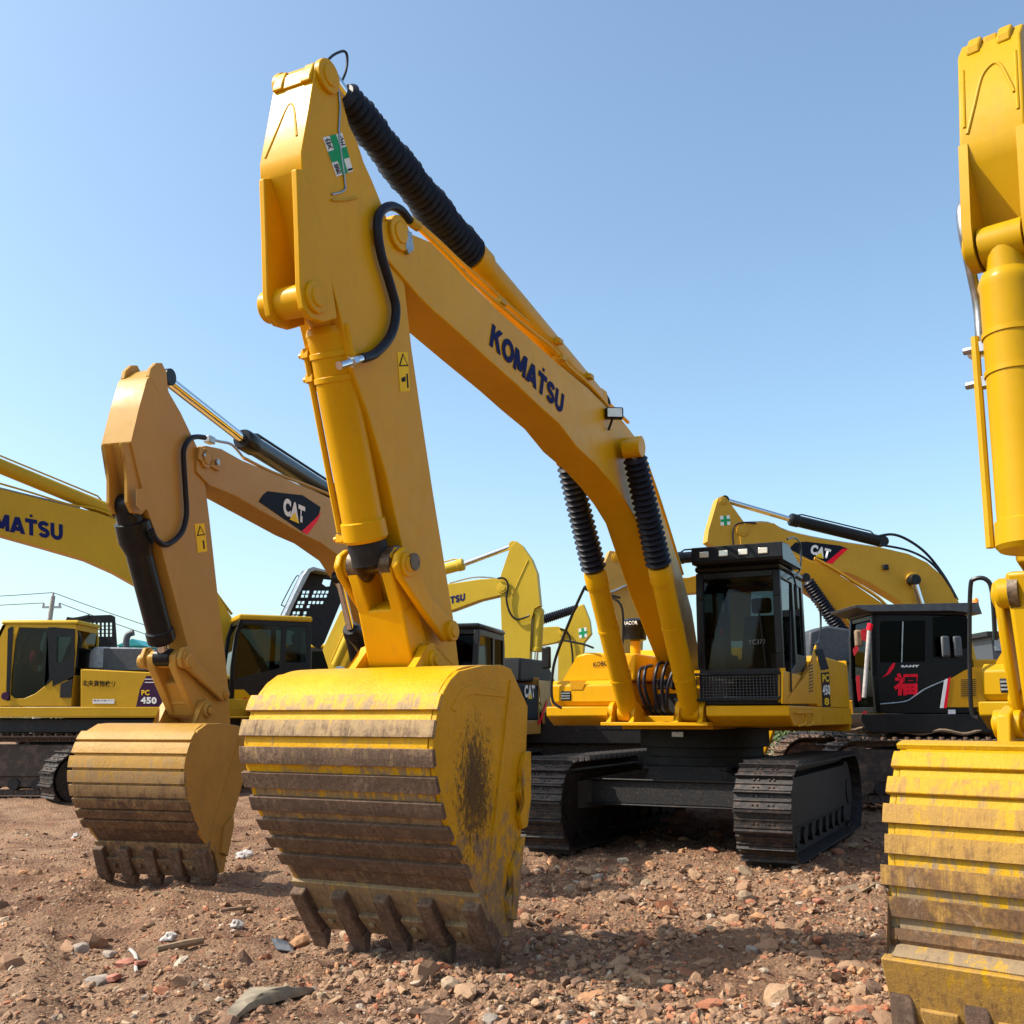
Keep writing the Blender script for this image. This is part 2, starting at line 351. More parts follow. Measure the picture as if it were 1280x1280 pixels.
def tracks(rt, vc, w, ua, ub, h, m='track', pitch=0.19, name='crawler_track', fm='under', individual=True):
    """one crawler track: ub front, ua rear, h overall height"""
    r = h / 2 - 0.06; cz = h / 2
    key = (m, w)
    if key not in _shoes: _shoes[key] = shoe_mesh(w, pitch, m)
    b = MB()
    b.prism([(ua + r * 0.2, cz - 0.18), (ub - r * 0.2, cz - 0.18), (ub - r * 0.2, cz + 0.12), (ub - r + .05, cz + r - .13), (ua + r - .05, cz + r - .13), (ua + r * 0.2, cz + 0.12)], vc - w * 0.30, vc + w * 0.30)
    b.prism([(ua + r + 0.2, cz - 0.36), (ub - r - 0.2, cz - 0.36), (ub - r - 0.1, cz - 0.18), (ua + r + 0.1, cz - 0.18)], vc - w * 0.24, vc + w * 0.24)
    fr = b.build(name, fm, rt, 0.01)
    for cx in (ua + r, ub - r):
        b = MB(); b.lathe((cx, vc - w * .33, cz), (cx, vc + w * .33, cz), [(0, r * .35), (0.05, r * .35), (0.06, r * .84), (0.35, r * .88), (0.36, r * .8), (0.64, r * .8), (0.65, r * .88), (0.94, r * .84), (0.95, r * .35), (1, r * .35)], 28)
        b.build('wheel', 'trackr' if m == 'trackr' else 'under', fr)
    n = 8
    for i in range(n):
        b = MB(); cx = ua + r + 0.35 + (ub - ua - 2 * r - 0.7) * i / (n - 1)
        b.cyl((cx, vc - w * .3, cz - r + 0.19), (cx, vc + w * .3, cz - r + 0.19), 0.1, 16)
        b.build('track_roller', 'under', fr)
    # shoe loop
    L = ub - ua - 2 * r; per = 2 * L + 2 * math.pi * r; k = round(per / pitch); step = per / k
    mb = None
    for i in range(k):
        s_ = (i + 0.5) * step
        if s_ < L: p = (ua + r + s_, cz + r); a = 0
        elif s_ < L + math.pi * r: t = (s_ - L) / r; p = (ub - r + r * math.sin(t), cz + r * math.cos(t)); a = t
        elif s_ < 2 * L + math.pi * r: t = s_ - L - math.pi * r; p = (ub - r - t, cz - r); a = math.pi
        else: t = (s_ - 2 * L - math.pi * r) / r; p = (ua + r - r * math.sin(t), cz - r * math.cos(t)); a = math.pi + t
        sag = 0.0
        o = bpy.data.objects.new('track_shoe', _shoes[key]); col.objects.link(o); o.parent = fr
        o.location = (p[0], vc, p[1]); o.rotation_euler = (0, a, 0)
    return fr
def undercarriage(rt, m='track', gauge=1.37, w=0.6, L=2.5, h=1.12, off=0.0, fm='under'):
    if m == 'trackr': fm = 'muddy'
    for v in (-gauge, gauge): tracks(rt, v + off, w, -L, L, h, m, fm=fm)
    b = MB()
    b.prism([(-1.1, 0.62), (1.1, 0.62), (0.95, 1.0), (-0.95, 1.0)], -0.55 + off, 0.55 + off)
    for sg in (-1, 1):
        for e in (-1, 1):
            b.hull8([(0.3 * sg, 0.4 * e + off, .55), (0.9 * sg, 0.4 * e + off, .55), (1.75 * sg, (gauge - .15) * e + off, .48), (1.15 * sg, (gauge - .15) * e + off, .48),
                     (0.3 * sg, 0.4 * e + off, .98), (0.9 * sg, 0.4 * e + off, .98), (1.75 * sg, (gauge - .15) * e + off, .82), (1.15 * sg, (gauge - .15) * e + off, .82)])
        b.box((1.45 * sg - .12, -gauge + .15 + off, .56), (1.45 * sg + .12, gauge - .15 + off, .84))
    for q in (-.03, .03): b.box((1.56, -gauge + .12 + off, .70 + q * 5 - .012), (1.62, gauge - .12 + off, .70 + q * 5 + .012))
    b.build('cross_frame', fm, rt, 0.015)
    b = MB(); b.lathe((0, off, 0.98), (0, off, 1.46), [(0, .9), (.25, .9), (.26, .78), (.5, .78), (.51, .86), (1, .86)], 40); b.build('swing_bearing', 'blackm', rt)
def arc(cx, cz, r, a0, a1, n=8): return [(cx + r * math.cos(math.radians(a0 + (a1 - a0) * i / n)), cz + r * math.sin(math.radians(a0 + (a1 - a0) * i / n))) for i in range(n + 1)]
def cylinder_unit(rt, p0, p1, p2, rb, rr, mb='yk', mr='chrome', name='hydraulic_cylinder', boot=False, eye=True, vaxis=(0, 1, 0), gland=None, pipe=1, bootm='rubber', br=None):
    """p0 barrel end pin, p1 barrel head, p2 rod end pin"""
    p0, p1, p2 = Vector(p0), Vector(p1), Vector(p2); L = (p1 - p0).length; va = Vector(vaxis)
    b = MB(); b.lathe(p0, p1, [(0.0, rb * .55), (0.02, rb * .9), (0.05, rb), (.90, rb), (.905, rb * 1.09), (.985, rb * 1.09), (1, rb * .95)], 28)
    if eye: b.cyl(p0 - va * rb * .95, p0 + va * rb * .95, rb * .85, 24)
    fr = b.build(name, mb, rt)
    b = MB(); b.cyl(p1, p2, rr, 20); b.build('rod', mr, fr)
    b = MB(); b.cyl(p2 - va * rb * .8, p2 + va * rb * .8, rr * 1.7, 20); b.build('rod_eye', mb, fr, .006)
    if boot:
        n = 2 * max(8, int((p2 - p1).length / 0.072)); R = br or rb * 1.22
        b = MB(); b.lathe(p1 + (p2 - p1) * 0.01, p1 + (p2 - p1) * .93, [(i / n, R * (1.0 if i % 2 else .74) * (1 - .10 * i / n)) for i in range(n + 1)], 24)
        b.build('bellows_boot', bootm, fr)
    if pipe:
        d = (p1 - p0).normalized(); side = d.cross(va).normalized() * (1 if pipe > 0 else -1)
        b = MB(); o = side * (rb + .035) + va * rb * .3
        b.tube([p0 + d * L * .12 + side * rb, p0 + d * L * .15 + o, p0 + d * L * .9 + o, p0 + d * L * .94 + side * rb], .02, 8)
        b.build('oil_pipe', mb, fr)
        for t in (.25, .6, .9):
            b = MB(); c = p0 + d * L * t; b.lathe(c - d * .018, c + d * .018, [(0, rb * 1.03), (0, rb * 1.06), (1, rb * 1.06), (1, rb * 1.03)], 24)
            c2 = c + o; b.box(c2 - Vector((.03, .03, .02)), c2 + Vector((.03, .03, .02))); b.build('clamp', mb, fr)
    return fr
def bucket(rt, wrap, side, v0, v1, m, ms, lipang=None, nstrip=8, s0=0.32, pitch=0.165, sw=0.105, teeth=5, ears=None, tooth_dir=(-.30, -.44), mstrip=None, cut=True, lip=None, mlip=None, tip=.15, mtooth=None):
    """wrap: profile of the curved back from the hinge to the lip; side: outline of a side plate"""
    W = [Vector((p[0], 0, p[1])) for p in wrap]
    W = smoothpath(W, 5)
    cx = sum(p.x for p in W) / len(W) - .3; cz = sum(p.z for p in W) / len(W)
    acc = [0]
    for a, b_ in zip(W, W[1:]): acc.append(acc[-1] + (b_ - a).length)
    def at(s):
        s = max(0, min(acc[-1] - 1e-4, s))
        for i in range(len(acc) - 1):
            if acc[i + 1] >= s:
                t = (s - acc[i]) / (acc[i + 1] - acc[i]); p = W[i].lerp(W[i + 1], t); d = (W[i + 1] - W[i]).normalized(); break
        n = Vector((d.z, 0, -d.x))
        if n.dot(p - Vector((cx, 0, cz))) < 0: n = -n
        return p, d, n
    outer = []; inner = []
    for i in range(40):
        p, d, n = at(acc[-1] * i / 39); outer.append((p.x, p.z)); inner.append((p.x - n.x * .03, p.z - n.z * .03))
    b = MB(); 
    bm = b.bm; R = []
    for (o_, i_) in zip(outer, inner):
        R.append([bm.verts.new((o_[0], v0 + .02, o_[1])), bm.verts.new((o_[0], v1 - .02, o_[1])), bm.verts.new((i_[0], v1 - .02, i_[1])), bm.verts.new((i_[0], v0 + .02, i_[1]))])
    for a, c in zip(R, R[1:]):
        for k in range(4): f = bm.faces.new((a[k], a[(k + 1) % 4], c[(k + 1) % 4], c[k])); f.smooth = True
    bm.faces.new(R[0]); bm.faces.new(R[-1][::-1])
    bk = b.build('bucket', m, rt)
    es = bk.modifiers.new('e', 'EDGE_SPLIT'); es.split_angle = math.radians(40)
    for sgn, v in ((-1, v0), (1, v1)):
        b = MB(); b.prism(side, v - .018, v + .018); b.build('side_plate', ms, bk, .005)
    # wear strips
    mstrip = mstrip or m
    for k in range(nstrip):
        s = s0 + k * pitch; b = MB(); pts_o = []; pts_i = []
        for j in range(4):
            p, d, n = at(s + sw * j / 3); pts_o.append(p + n * .028); pts_i.append(p - n * .004)
        poly = [(q.x, q.z) for q in pts_o] + [(q.x, q.z) for q in reversed(pts_i)]
        jit = random.uniform(-.012, .012)
        b.prism(poly, v0 - .035 + jit, v1 + .03 + jit * .5)
        b.build('wear_strip', mstrip, bk, .006)
    # lip, teeth
    p, d, n = at(acc[-1]); L = lip or .33
    td = Vector((tooth_dir[0], 0, tooth_dir[1])).normalized(); tn = Vector((-td.z, 0, td.x))
    if tn.dot(n) < 0: tn = -tn
    q0 = p + tn * .03 - td * .02; q1 = q0 + td * L
    b = MB(); b.prism([(q0.x, q0.z), (q1.x, q1.z), (q1.x - tn.x * .02, q1.z - tn.z * .02), (q0.x - tn.x * .065, q0.z - tn.z * .065)], v0 - .03, v1 + .03)
    b.build('lip_plate', mlip or mstrip, bk, .006)
    for i in range(teeth):
        v = v0 + .03 + (v1 - v0 - .06) * i / (teeth - 1); b = MB()
        a = q0 + td * .05 + tn * .008; w = .056
        def Q(s, off, vv): r_ = a + td * s + tn * off; return (r_.x, vv, r_.z)
        b.hull8([Q(0, -.04, v - w), Q(0, -.04, v + w), Q(0, .055, v + w), Q(0, .055, v - w), Q(L + .02, -.07, v - w * 1.15), Q(L + .02, -.07, v + w * 1.15), Q(L + .02, .06, v + w * 1.15), Q(L + .02, .06, v - w * 1.15)])
        e0 = Vector(Q(L + .022, -.08, 0)); e1 = Vector(Q(L + .022, .05, 0)); dn = (td * .45 + Vector((0, 0, -1)) * .75).normalized() * tip
        f0 = e0 + dn + (e1 - e0) * .3; f1 = e1 + dn - (e1 - e0) * .35; w2 = w * 1.3
        b.hull8([(q_.x, v + k * w_, q_.z) for q_, k, w_ in ((e0, -1, w2), (e0, 1, w2), (e1, 1, w2), (e1, -1, w2), (f0, -1, w), (f0, 1, w), (f1, 1, w), (f1, -1, w))])
        b.build('tooth', mtooth or mstrip, bk, .012)
        if i < teeth - 1:
            vm = v + (v1 - v0 - .06) / (teeth - 1) / 2; b = MB(); c = q0 + td * (L - .05)
            b.hull8([Q(L - .16, -.06, vm - .09), Q(L - .16, -.06, vm + .09), Q(L - .16, .03, vm + .09), Q(L - .16, .03, vm - .09), Q(L + .03, -.05, vm - .07), Q(L + .03, -.05, vm + .07), Q(L + .03, .01, vm + .07), Q(L + .03, .01, vm - .07)])
            bolt(b, Q(L - .08, .02, vm), tn, .03, .02)
            b.build('lip_shroud', mlip or mstrip, bk, .01)
    if ears:
        for v in ears[1]:
            b = MB(); b.prism(ears[0], v - .035, v + .035); e = b.build('hinge_ear', ears[2], bk, .012)
            c = ears[3]; b = MB(); b.cyl((c[0], v - .07, c[1]), (c[0], v + .07, c[1]), .075, 24); b.cyl((c[0], v - .085, c[1]), (c[0], v + .085, c[1]), .04, 16); b.build('pin_boss', ears[2], e, .006)
    return bk
def side_cutter(bk, pts, v, m):
    b = MB(); b.prism(pts, v + .018, v + .055); o = b.build('side_cutter', m, bk, .006)
    return o
def cab(rt, u0, u1, v0, v1, z0, z1, pillar='black', roof='black', low='yk', gl='glass', sl=0.10, lowz=0.55, door=True, rear=True, r=.05, roofh=.09, split=.5, sidepoly=None, wins=None, guard=False):
    """u0 rear, u1 front"""
    h = z1 - z0
    out = sidepoly or [(u0, z0), (u1 - .02, z0), (u1, z0 + h * .35), (u1 - sl * .4, z0 + h * .75), (u1 - sl, z1 - roofh), (u0 + .04, z1 - roofh), (u0, z1 - .3)]
    um = u0 + (u1 - u0) * split
    wins = wins or [[(um + .05, z0 + lowz), (u1 - .07, z0 + lowz - .25), (u1 - .06, z0 + h * .42), (u1 - sl * .5 - .07, z0 + h * .78), (u1 - sl - .07, z1 - roofh - .1), (um + .05, z1 - roofh - .1)],
                    [(u0 + .09, z0 + lowz + .12), (um - .06, z0 + lowz + .12), (um - .06, z1 - roofh - .1), (u0 + .12, z1 - roofh - .1)]]
    b = MB()
    for v, t in ((v0, .05), (v1, -.05)): b.panel(out, wins, v, v + t)
    # front and rear frames, floor
    for (zz0, uu0, zz1, uu1) in ((z0, u1 - .02, z0 + h * .35, u1), (z0 + h * .35, u1, z0 + h * .75, u1 - sl * .4), (z0 + h * .75, u1 - sl * .4, z1 - roofh, u1 - sl)):
        for va, vb in ((v0, v0 + .085), (v1 - .085, v1)):
            b.hull8([(uu0 - .08, va, zz0), (uu0 + .004, va, zz0), (uu0 + .004, vb, zz0), (uu0 - .08, vb, zz0), (uu1 - .08, va, zz1), (uu1 + .004, va, zz1), (uu1 + .004, vb, zz1), (uu1 - .08, vb, zz1)])
    b.box((u1 - .08, v0 + .08, z0), (u1 - .012, v1 - .08, z0 + .10)); b.box((u1 - sl - .08, v0 + .05, z1 - roofh - .08), (u1 - sl - .005, v1 - .05, z1 - roofh))
    b.box((u0, v0 + .05, z0), (u0 + .05, v1 - .05, z0 + lowz)); b.box((u0 + .03, v0 + .05, z1 - roofh - .1), (u0 + .08, v1 - .05, z1 - roofh)); b.box((u0 + .05, v0 + .05, z0), (u1 - .08, v1 - .05, z0 + .06))
    cb = b.build('cab', pillar, rt, .01)
    b = MB(); b.box((u0 - .01, v0 - .012, z1 - roofh + .002), (u1 - sl + .03, v1 + .012, z1)); b.build('roof', roof, cb, .045, 4)
    for wv in (v0 + .02, v1 - .026):
        for w in wins: b = MB(); b.prism(w, wv, wv + .006); b.build('side_window', gl, cb)
    b = MB(); va, vb = v0 + .084, v1 - .084
    for (za, ua, zb, ub) in ((z0 + .1, u1 - .02, z0 + h * .35, u1), (z0 + h * .35, u1, z0 + h * .75, u1 - sl * .4), (z0 + h * .75, u1 - sl * .4, z1 - roofh - .08, u1 - sl)):
        V = [b.bm.verts.new(q) for q in ((ua - .035, va, za), (ua - .035, vb, za), (ub - .035, vb, zb), (ub - .035, va, zb))]; b.bm.faces.new(V)
    bmesh.ops.remove_doubles(b.bm, verts=b.bm.verts, dist=1e-4); b.build('windshield', gl, cb)
    b = MB(); b.box((u0 + .03, v0 + .05, z0 + lowz), (u0 + .036, v1 - .05, z1 - roofh - .1)); b.build('rear_window', gl, cb)
    vc = (v0 + v1) / 2; uc = u0 + (u1 - u0) * .38
    b = MB(); b.box((uc - .25, vc - .26, z0 + .42), (uc + .27, vc + .26, z0 + .56)); b.hull8([(uc - .28, vc - .25, z0 + .56), (uc - .16, vc - .25, z0 + .56), (uc - .16, vc + .25, z0 + .56), (uc - .28, vc + .25, z0 + .56), (uc - .42, vc - .22, z0 + 1.15), (uc - .32, vc - .22, z0 + 1.15), (uc - .32, vc + .22, z0 + 1.15), (uc - .42, vc + .22, z0 + 1.15)])
    b.box((uc - .43, vc - .13, z0 + 1.18), (uc - .34, vc + .13, z0 + 1.38)); b.build('seat', 'seat', cb, .04, 3)
    b = MB()
    for s_ in (-1, 1): b.box((uc - .1, vc + s_ * .33 - .07, z0 + .1), (uc + .4, vc + s_ * .33 + .07, z0 + .62)); b.cyl((uc + .3, vc + s_ * .33, z0 + .62), (uc + .34, vc + s_ * .33, z0 + .85), .02, 8)
    b.box((u1 - .3, v0 + .12, z0 + .06), (u1 - .16, v0 + .3, z0 + .8)); b.build('console', 'dark', cb, .01)
    return cb
def handrail(rt, pts, r=.017, m='black', name='handrail'): return MB().tube(smoothpath(pts, 5), r, 8).build(name, m, rt)
def cross_sticker(parent, C, r, wpts=None):
    """white square with a green cross"""
    flat('safety_sticker', C, 'white', parent, .004)
def lerp3(C, a, b):   # C: tl, tr, br, bl corners -> point at (a across, b down)
    C = [Vector(c) for c in C]; return C[0].lerp(C[1], a).lerp(C[3].lerp(C[2], a), b)
def safety(parent, C, nrm, chars=None):
    s = flat('safety_sticker', C, 'white', parent, .004, nrm)
    flat('green_cross', [lerp3(C, a, b) for a, b in ((.34, 0), (.66, 0), (.66, .36), (1, .36), (1, .64), (.66, .64), (.66, 1), (.34, 1), (.34, .64), (0, .64), (0, .36), (.34, .36))], 'green', s, .0075, nrm)
    if chars:
        for ch, (a, b) in zip(chars, ((.03, .31), (.70, .31), (.03, .96), (.70, .96))):
            text('lettering', ch, lerp3(C, a, b), lerp3(C, a + .27, b), lerp3(C, a, b - .27 if ch != '一' else b - .05), 'blk', s, .01, .009)
    return s
NY = (0, 1, 0)
def thicken(pts, r): return pts
# ============================================================ ground
MACH = {}
def ground_z(x, y):
    s = min(1, max(0, (y - 13.5) / 5)); s = s * s * (3 - 2 * s)
    z = .24 * s
    near = 1.0 if y < 40 else 0.3
    z += near * (.075 * noise.noise(Vector((x * .35, y * .35, 3))) + .045 * noise.noise(Vector((x * 1.1, y * 1.1, 7))))
    if y < 26: k_ = .55 + .75 / (1 + math.exp(max(-30, min(30, -(x + 1.2) * 1.6)))); z += .040 * noise.noise(Vector((x * 2.7, y * 2.7, 1))) + k_ * (.040 * noise.noise(Vector((x * 6.3, y * 6.3, 5))) + .040 * abs(noise.noise(Vector((x * 12, y * 12, 5)))))
    for (hx, hy, r, h) in ((1.2, 9.0, 1.3, .10), (-.3, 6.55, .9, .09), (-2.2, 5.2, 1.6, .09), (2.1, 6.9, 1.5, .06), (-3.4, 9.55, 1.0, .06), (3.0, 9.7, 1.0, .08), (-5.6, 11.5, 2., .10)):
        d2 = ((x - hx) ** 2 + (y - hy) ** 2) / (r * r)
        if d2 < 6: z += h * math.exp(-d2)
    if 4 < y < 16 and x < 1:
        q_ = (x + 2.6) + .30 * (y - 7) + .15 * math.sin(y * .9)
        for c_ in (0.0, -2.3):
            d_ = (q_ - c_) / .34
            if abs(d_) < 3: z += -.055 * math.exp(-d_ ** 4) + .03 * math.exp(-(abs(d_) - 1.35) ** 2 * 7) + .012 * math.exp(-d_ ** 4) * math.sin(y * 30)
    return z - .03
def axis(segs):
    out = [segs[0][0]]
    for a, b, st in segs:
        x = a
        while x < b - 1e-6: x = min(b, x + st); out.append(x)
    return out
def grow(a, b, st, k=1.5):
    out = []; x = a; s = st
    while x < b: x += s; s *= k; out.append(min(x, b))
    return out
xs = axis([(-12, -6, .14), (-6, 6, .045), (6, 13, .14)]); xs = [-x for x in grow(12, 1500, .5)][::-1] + xs + grow(13, 1500, .5)
ys = [-y for y in grow(1, 60, 1.)][::-1] + axis([(-1, 4, .4), (4, 11, .04), (11, 18, .08), (18, 27, .25)]) + grow(27, 2500, .5)
nx, ny = len(xs), len(ys)
V = [(x, y, ground_z(x, y)) for y in ys for x in xs]
Fc = [(j * nx + i, j * nx + i + 1, (j + 1) * nx + i + 1, (j + 1) * nx + i) for j in range(ny - 1) for i in range(nx - 1)]
me = bpy.data.meshes.new('ground'); me.from_pydata(V, [], Fc); me.polygons.foreach_set('use_smooth', [True] * len(Fc))
m, nt, b = newmat('rubble_soil'); v = mapped(nt)
f1 = noise_(nt, v, .5, 6, .6); f2 = noise_(nt, v, 6, 10, .75); f3 = noise_(nt, v, 45, 8, .8); f4 = noise_(nt, v, 1.4, 8, .7, .6)
c = mix(nt, ramp(nt, f1, [(.35, gray(0)), (.65, gray(1))]), (.26, .145, .085), (.35, .22, .138))
c = mix(nt, ramp(nt, f4, [(.46, gray(0)), (.60, gray(.85))]), c, (.15, .078, .05))
c = mix(nt, ramp(nt, f2, [(.55, gray(0)), (.72, gray(.7))]), c, (.43, .29, .18))
c = mix(nt, ramp(nt, f2, [(.28, gray(.8)), (.42, gray(0))]), c, (.12, .065, .045))
vo = N(nt, 'ShaderNodeTexVoronoi', Scale=26.0); nt.links.new(v, vo.inputs['Vector'])
c = mix(nt, ramp(nt, vo.outputs['Color'], [(.86, gray(0)), (.92, gray(.7))]), c, (.42, .16, .085))
c = mix(nt, ramp(nt, f3, [(.35, gray(.5)), (.5, gray(0))]), c, (.12, .07, .05))
nt.links.new(c, b.inputs['Base Color']); b.inputs['Roughness'].default_value = .95; b.inputs['Specular IOR Level'].default_value = .15
vo2 = N(nt, 'ShaderNodeTexVoronoi', Scale=34.0); nt.links.new(v, vo2.inputs['Vector'])
hh = math_(nt, 'ADD', math_(nt, 'ADD', f2, math_(nt, 'MULTIPLY', f3, .6)), math_(nt, 'MULTIPLY', vo2.outputs['Distance'], -.7))
bump(nt, b, hh, 1.0, .035)
MT['soil'] = m
gr = struct(link('ground', me, 'soil'))
# loose rubble
m, nt, b = newmat('loose_stones'); at_ = N(nt, 'ShaderNodeAttribute', attribute_name='tone'); v = mapped(nt)
c = mix(nt, ramp(nt, noise_(nt, v, 55, 5, .7), [(.35, gray(0)), (.65, gray(.75))]), at_.outputs['Color'], (.25, .15, .095))
nt.links.new(c, b.inputs['Base Color']); b.inputs['Roughness'].default_value = .93; b.inputs['Specular IOR Level'].default_value = .2
bump(nt, b, noise_(nt, v, 70, 5, .7), .6, .01); MT['stones'] = m
def rubble(name, n, smin, smax, region, dens, sub, dirt=0.5, seed=1):
    r = np.random.default_rng(seed)
    bm = bmesh.new(); bmesh.ops.create_icosphere(bm, subdivisions=sub, radius=1.0); bv = np.array([q.co[:] for q in bm.verts]); bf = np.array([[w.index for w in f.verts] for f in bm.faces]); bm.free()
    X0, X1, Y0_, Y1 = region; P = []
    while len(P) < n:
        y = Y0_ * (Y1 / Y0_) ** r.random(); x = (X0 + (X1 - X0) * r.random()) * (y / Y1 if y < Y1 else 1)
        d = dens(x, y) * min(1, .22 + 2.4 * max(0, .35 + noise.noise(Vector((x * 1.1, y * 1.1, 11))) + .5 * noise.noise(Vector((x * 3.1, y * 3.1, 4)))))
        if r.random() < d: P.append((x, y))
    P = np.array(P); n = len(P)
    size = smin * (smax / smin) ** (r.random(n) ** 3.2)
    sc = size[:, None] * (0.55 + .75 * r.random((n, 3))) * np.array([1, 1, .72])
    nv_ = bv / np.linalg.norm(bv, axis=1, keepdims=True); K_ = 7
    pn = r.normal(size=(n, K_, 3)); pn /= np.linalg.norm(pn, axis=2, keepdims=True); pd = .32 + .5 * r.random((n, K_))
    dt = np.einsum('vk,njk->nvj', nv_, pn); fac = np.where(dt > .05, pd[:, None, :] / np.maximum(dt, .05), 9).min(2)
    jit = np.minimum(fac, 1.15)[..., None] * (1 + .10 * (r.random((n, len(bv), 1)) - .5))
    vv = nv_[None] * jit * sc[:, None, :] * 1.25
    a = r.random(n) * 6.283; tl = (r.random(n) - .5) * 1.1
    ca, sa, ct, st = np.cos(a)[:, None], np.sin(a)[:, None], np.cos(tl)[:, None], np.sin(tl)[:, None]
    x, y, z = vv[..., 0], vv[..., 1], vv[..., 2]
    y, z = y * ct - z * st, y * st + z * ct
    x, y = x * ca - y * sa, x * sa + y * ca
    gz = np.array([ground_z(p[0], p[1]) for p in P])
    vv = np.stack([x + P[:, :1], y + P[:, 1:], z + (gz + size * .10)[:, None]], -1)
    fa = (bf[None] + (np.arange(n) * len(bv))[:, None, None]).reshape(-1, 3)
    me = bpy.data.meshes.new(name); me.vertices.add(n * len(bv)); me.vertices.foreach_set('co', vv.ravel())
    me.loops.add(len(fa) * 3); me.loops.foreach_set('vertex_index', fa.ravel().astype(np.int32)); me.polygons.add(len(fa))
    me.polygons.foreach_set('loop_start', np.arange(0, len(fa) * 3, 3, dtype=np.int32)); me.polygons.foreach_set('loop_total', np.full(len(fa), 3, dtype=np.int32)); me.polygons.foreach_set('use_smooth', np.zeros(len(fa), dtype=bool)); me.update()
    pal = np.array([(.30, .175, .105), (.38, .24, .145), (.22, .125, .08), (.36, .12, .06), (.46, .23, .11), (.40, .30, .20), (.46, .39, .31), (.12, .075, .055)])
    redz = np.clip(1.2 - np.abs(P[:, 0] - 2.2) / 2.5, .25, 1)
    pr = np.array([.27, .22, .18, .055, .065, .08, .03, .10])[None] * np.ones((n, 1)); pr[:, 3:5] *= (.6 + 2.2 * redz[:, None]); pr /= pr.sum(1, keepdims=True)
    k = (pr.cumsum(1) > r.random((n, 1))).argmax(1)
    c = pal[k] * (.8 + .4 * r.random((n, 1))); c = np.repeat(np.concatenate([c, np.ones((n, 1))], 1), len(bv), 0)
    at = me.color_attributes.new('tone', 'FLOAT_COLOR', 'POINT'); at.data.foreach_set('color', c.ravel())
    o = link(name, me, 'stones'); o['kind'] = 'stuff'; return o
def dens(x, y):
    d = .5
    if x > -1.2 and y < 12: d = 1.0
    if x < -1.5: d = .34 + (.5 if y < 6.6 and x > -2.6 else 0)
    return d
rubble('fine_rubble', 90000, .007, .034, (-11, 11, 4.3, 15), dens, 0 or 1, seed=2)
rubble('grit', 60000, .003, .008, (-8, 8, 4.3, 10), dens, 1, seed=9)
rubble('coarse_rubble', 4200, .022, .085, (-11, 11, 4.3, 17), lambda x, y: dens(x, y) * (1 if x > -1.5 else .6), 2, seed=3)
# ============================================================ A : big yellow excavator in the middle
A = place(1003, 1085, 0, 2.05, 1.63, 26.5)
EXG = 'excavators parked side by side in the yard'
def upper_body(rt, M, mp='yk', boxes=True, cabside=True, frameh=0):
    b = MB()      # deck with bevelled lower edge
    for va, vb, uf in ((-1.5, -.62, 1.86), (.58, 1.55, 1.90)):
        b.prism([(-2.6, 1.5), (uf - .22, 1.5), (uf, 1.62), (uf, 1.735), (-2.6, 1.735)], va, vb)
    dk = b.build('deck', mp, rt, .012)
    b = MB(); b.box((-2.4, -.6, 1.46), (1.55, .56, 1.62)); b.box((1.2, -.72, 1.505), (1.98, .62, 1.545))
    for v in (-.62, -.33, .23, .52):   # brackets for the lift cylinders
        b.prism([(1.35, 1.545), (1.98, 1.545)] + arc(1.78, 1.66, .13, -20, 190, 8), v - .03, v + .03)
    for v in (-.30, .22):              # boom foot brackets
        b.prism([(-.6, 1.6), (1.1, 1.6), (.75, 2.2)] + arc(.45, 2.25, .2, 0, 180, 6) + [(.1, 2.1)], v - .03, v + .03)
    b.build('main_frame', mp, rt, .008)
    if boxes:
        b = MB(); b.prism([(-.2, 1.74), (1.74, 1.74), (1.78, 1.8), (1.78, 2.0), (1.70, 2.06), (-.2, 2.06)], -1.48, -.55); bx = b.build('tool_box', mp, rt, .02, 3)
        b = MB(); b.box((1.775, -1.33, 1.81), (1.787, -1.19, 1.93)); b.build('vent_grille', 'blackm', bx, .01)
        b = MB()
        for z in (1.83, 1.862, 1.894): b.box((1.78, -1.32, z), (1.80, -1.20, z + .016))
        b.build('vent_slat', 'steel', bx)
        b = MB(); b.prism([(-1.46, 2.06), (-.45, 2.06), (-.42, 2.40), (-1.12, 2.43), (-1.24, 2.40)], -1.2, 1.45, 'x'); b.build('fuel_tank', mp, rt, .03, 3)
    b = MB(); b.prism([(-2.5, 1.74), (-1.15, 1.74), (-1.15, 2.52), (-1.3, 2.62), (-2.5, 2.62)], -1.48, .45); b.build('engine_hood', mp, rt, .03, 3)
    b = MB(); b.prism([(-2.5, 1.74), (.0, 1.74), (.0, 1.95), (-.18, 2.35), (-.4, 2.42), (-2.5, 2.42)], .6, 1.53); sb = b.build('side_cover', mp, rt, .03, 3)
    out = [(-2.6, 1.45), (-2.6, 2.4)]
    b = MB(); b.prism([(x, y) for x, y in ([(-2.5, -1.5), (-2.5, 1.54)] + [(-2.55 - .75 * math.sin(math.radians(a)), .02 + 1.52 * math.cos(math.radians(a))) for a in range(0, 181, 15)])], 1.4, 2.45, 'z'); b.build('counterweight', mp, rt, .05, 3)
    return dk, sb
rt = root('excavator', 'large bright yellow excavator in the middle, tallest raised arm, muddy bucket standing on the rubble', 'excavator', A, group=EXG)
undercarriage(rt, 'track', 1.33, .62, 2.5, 1.12)
dk, sb = upper_body(rt, A)
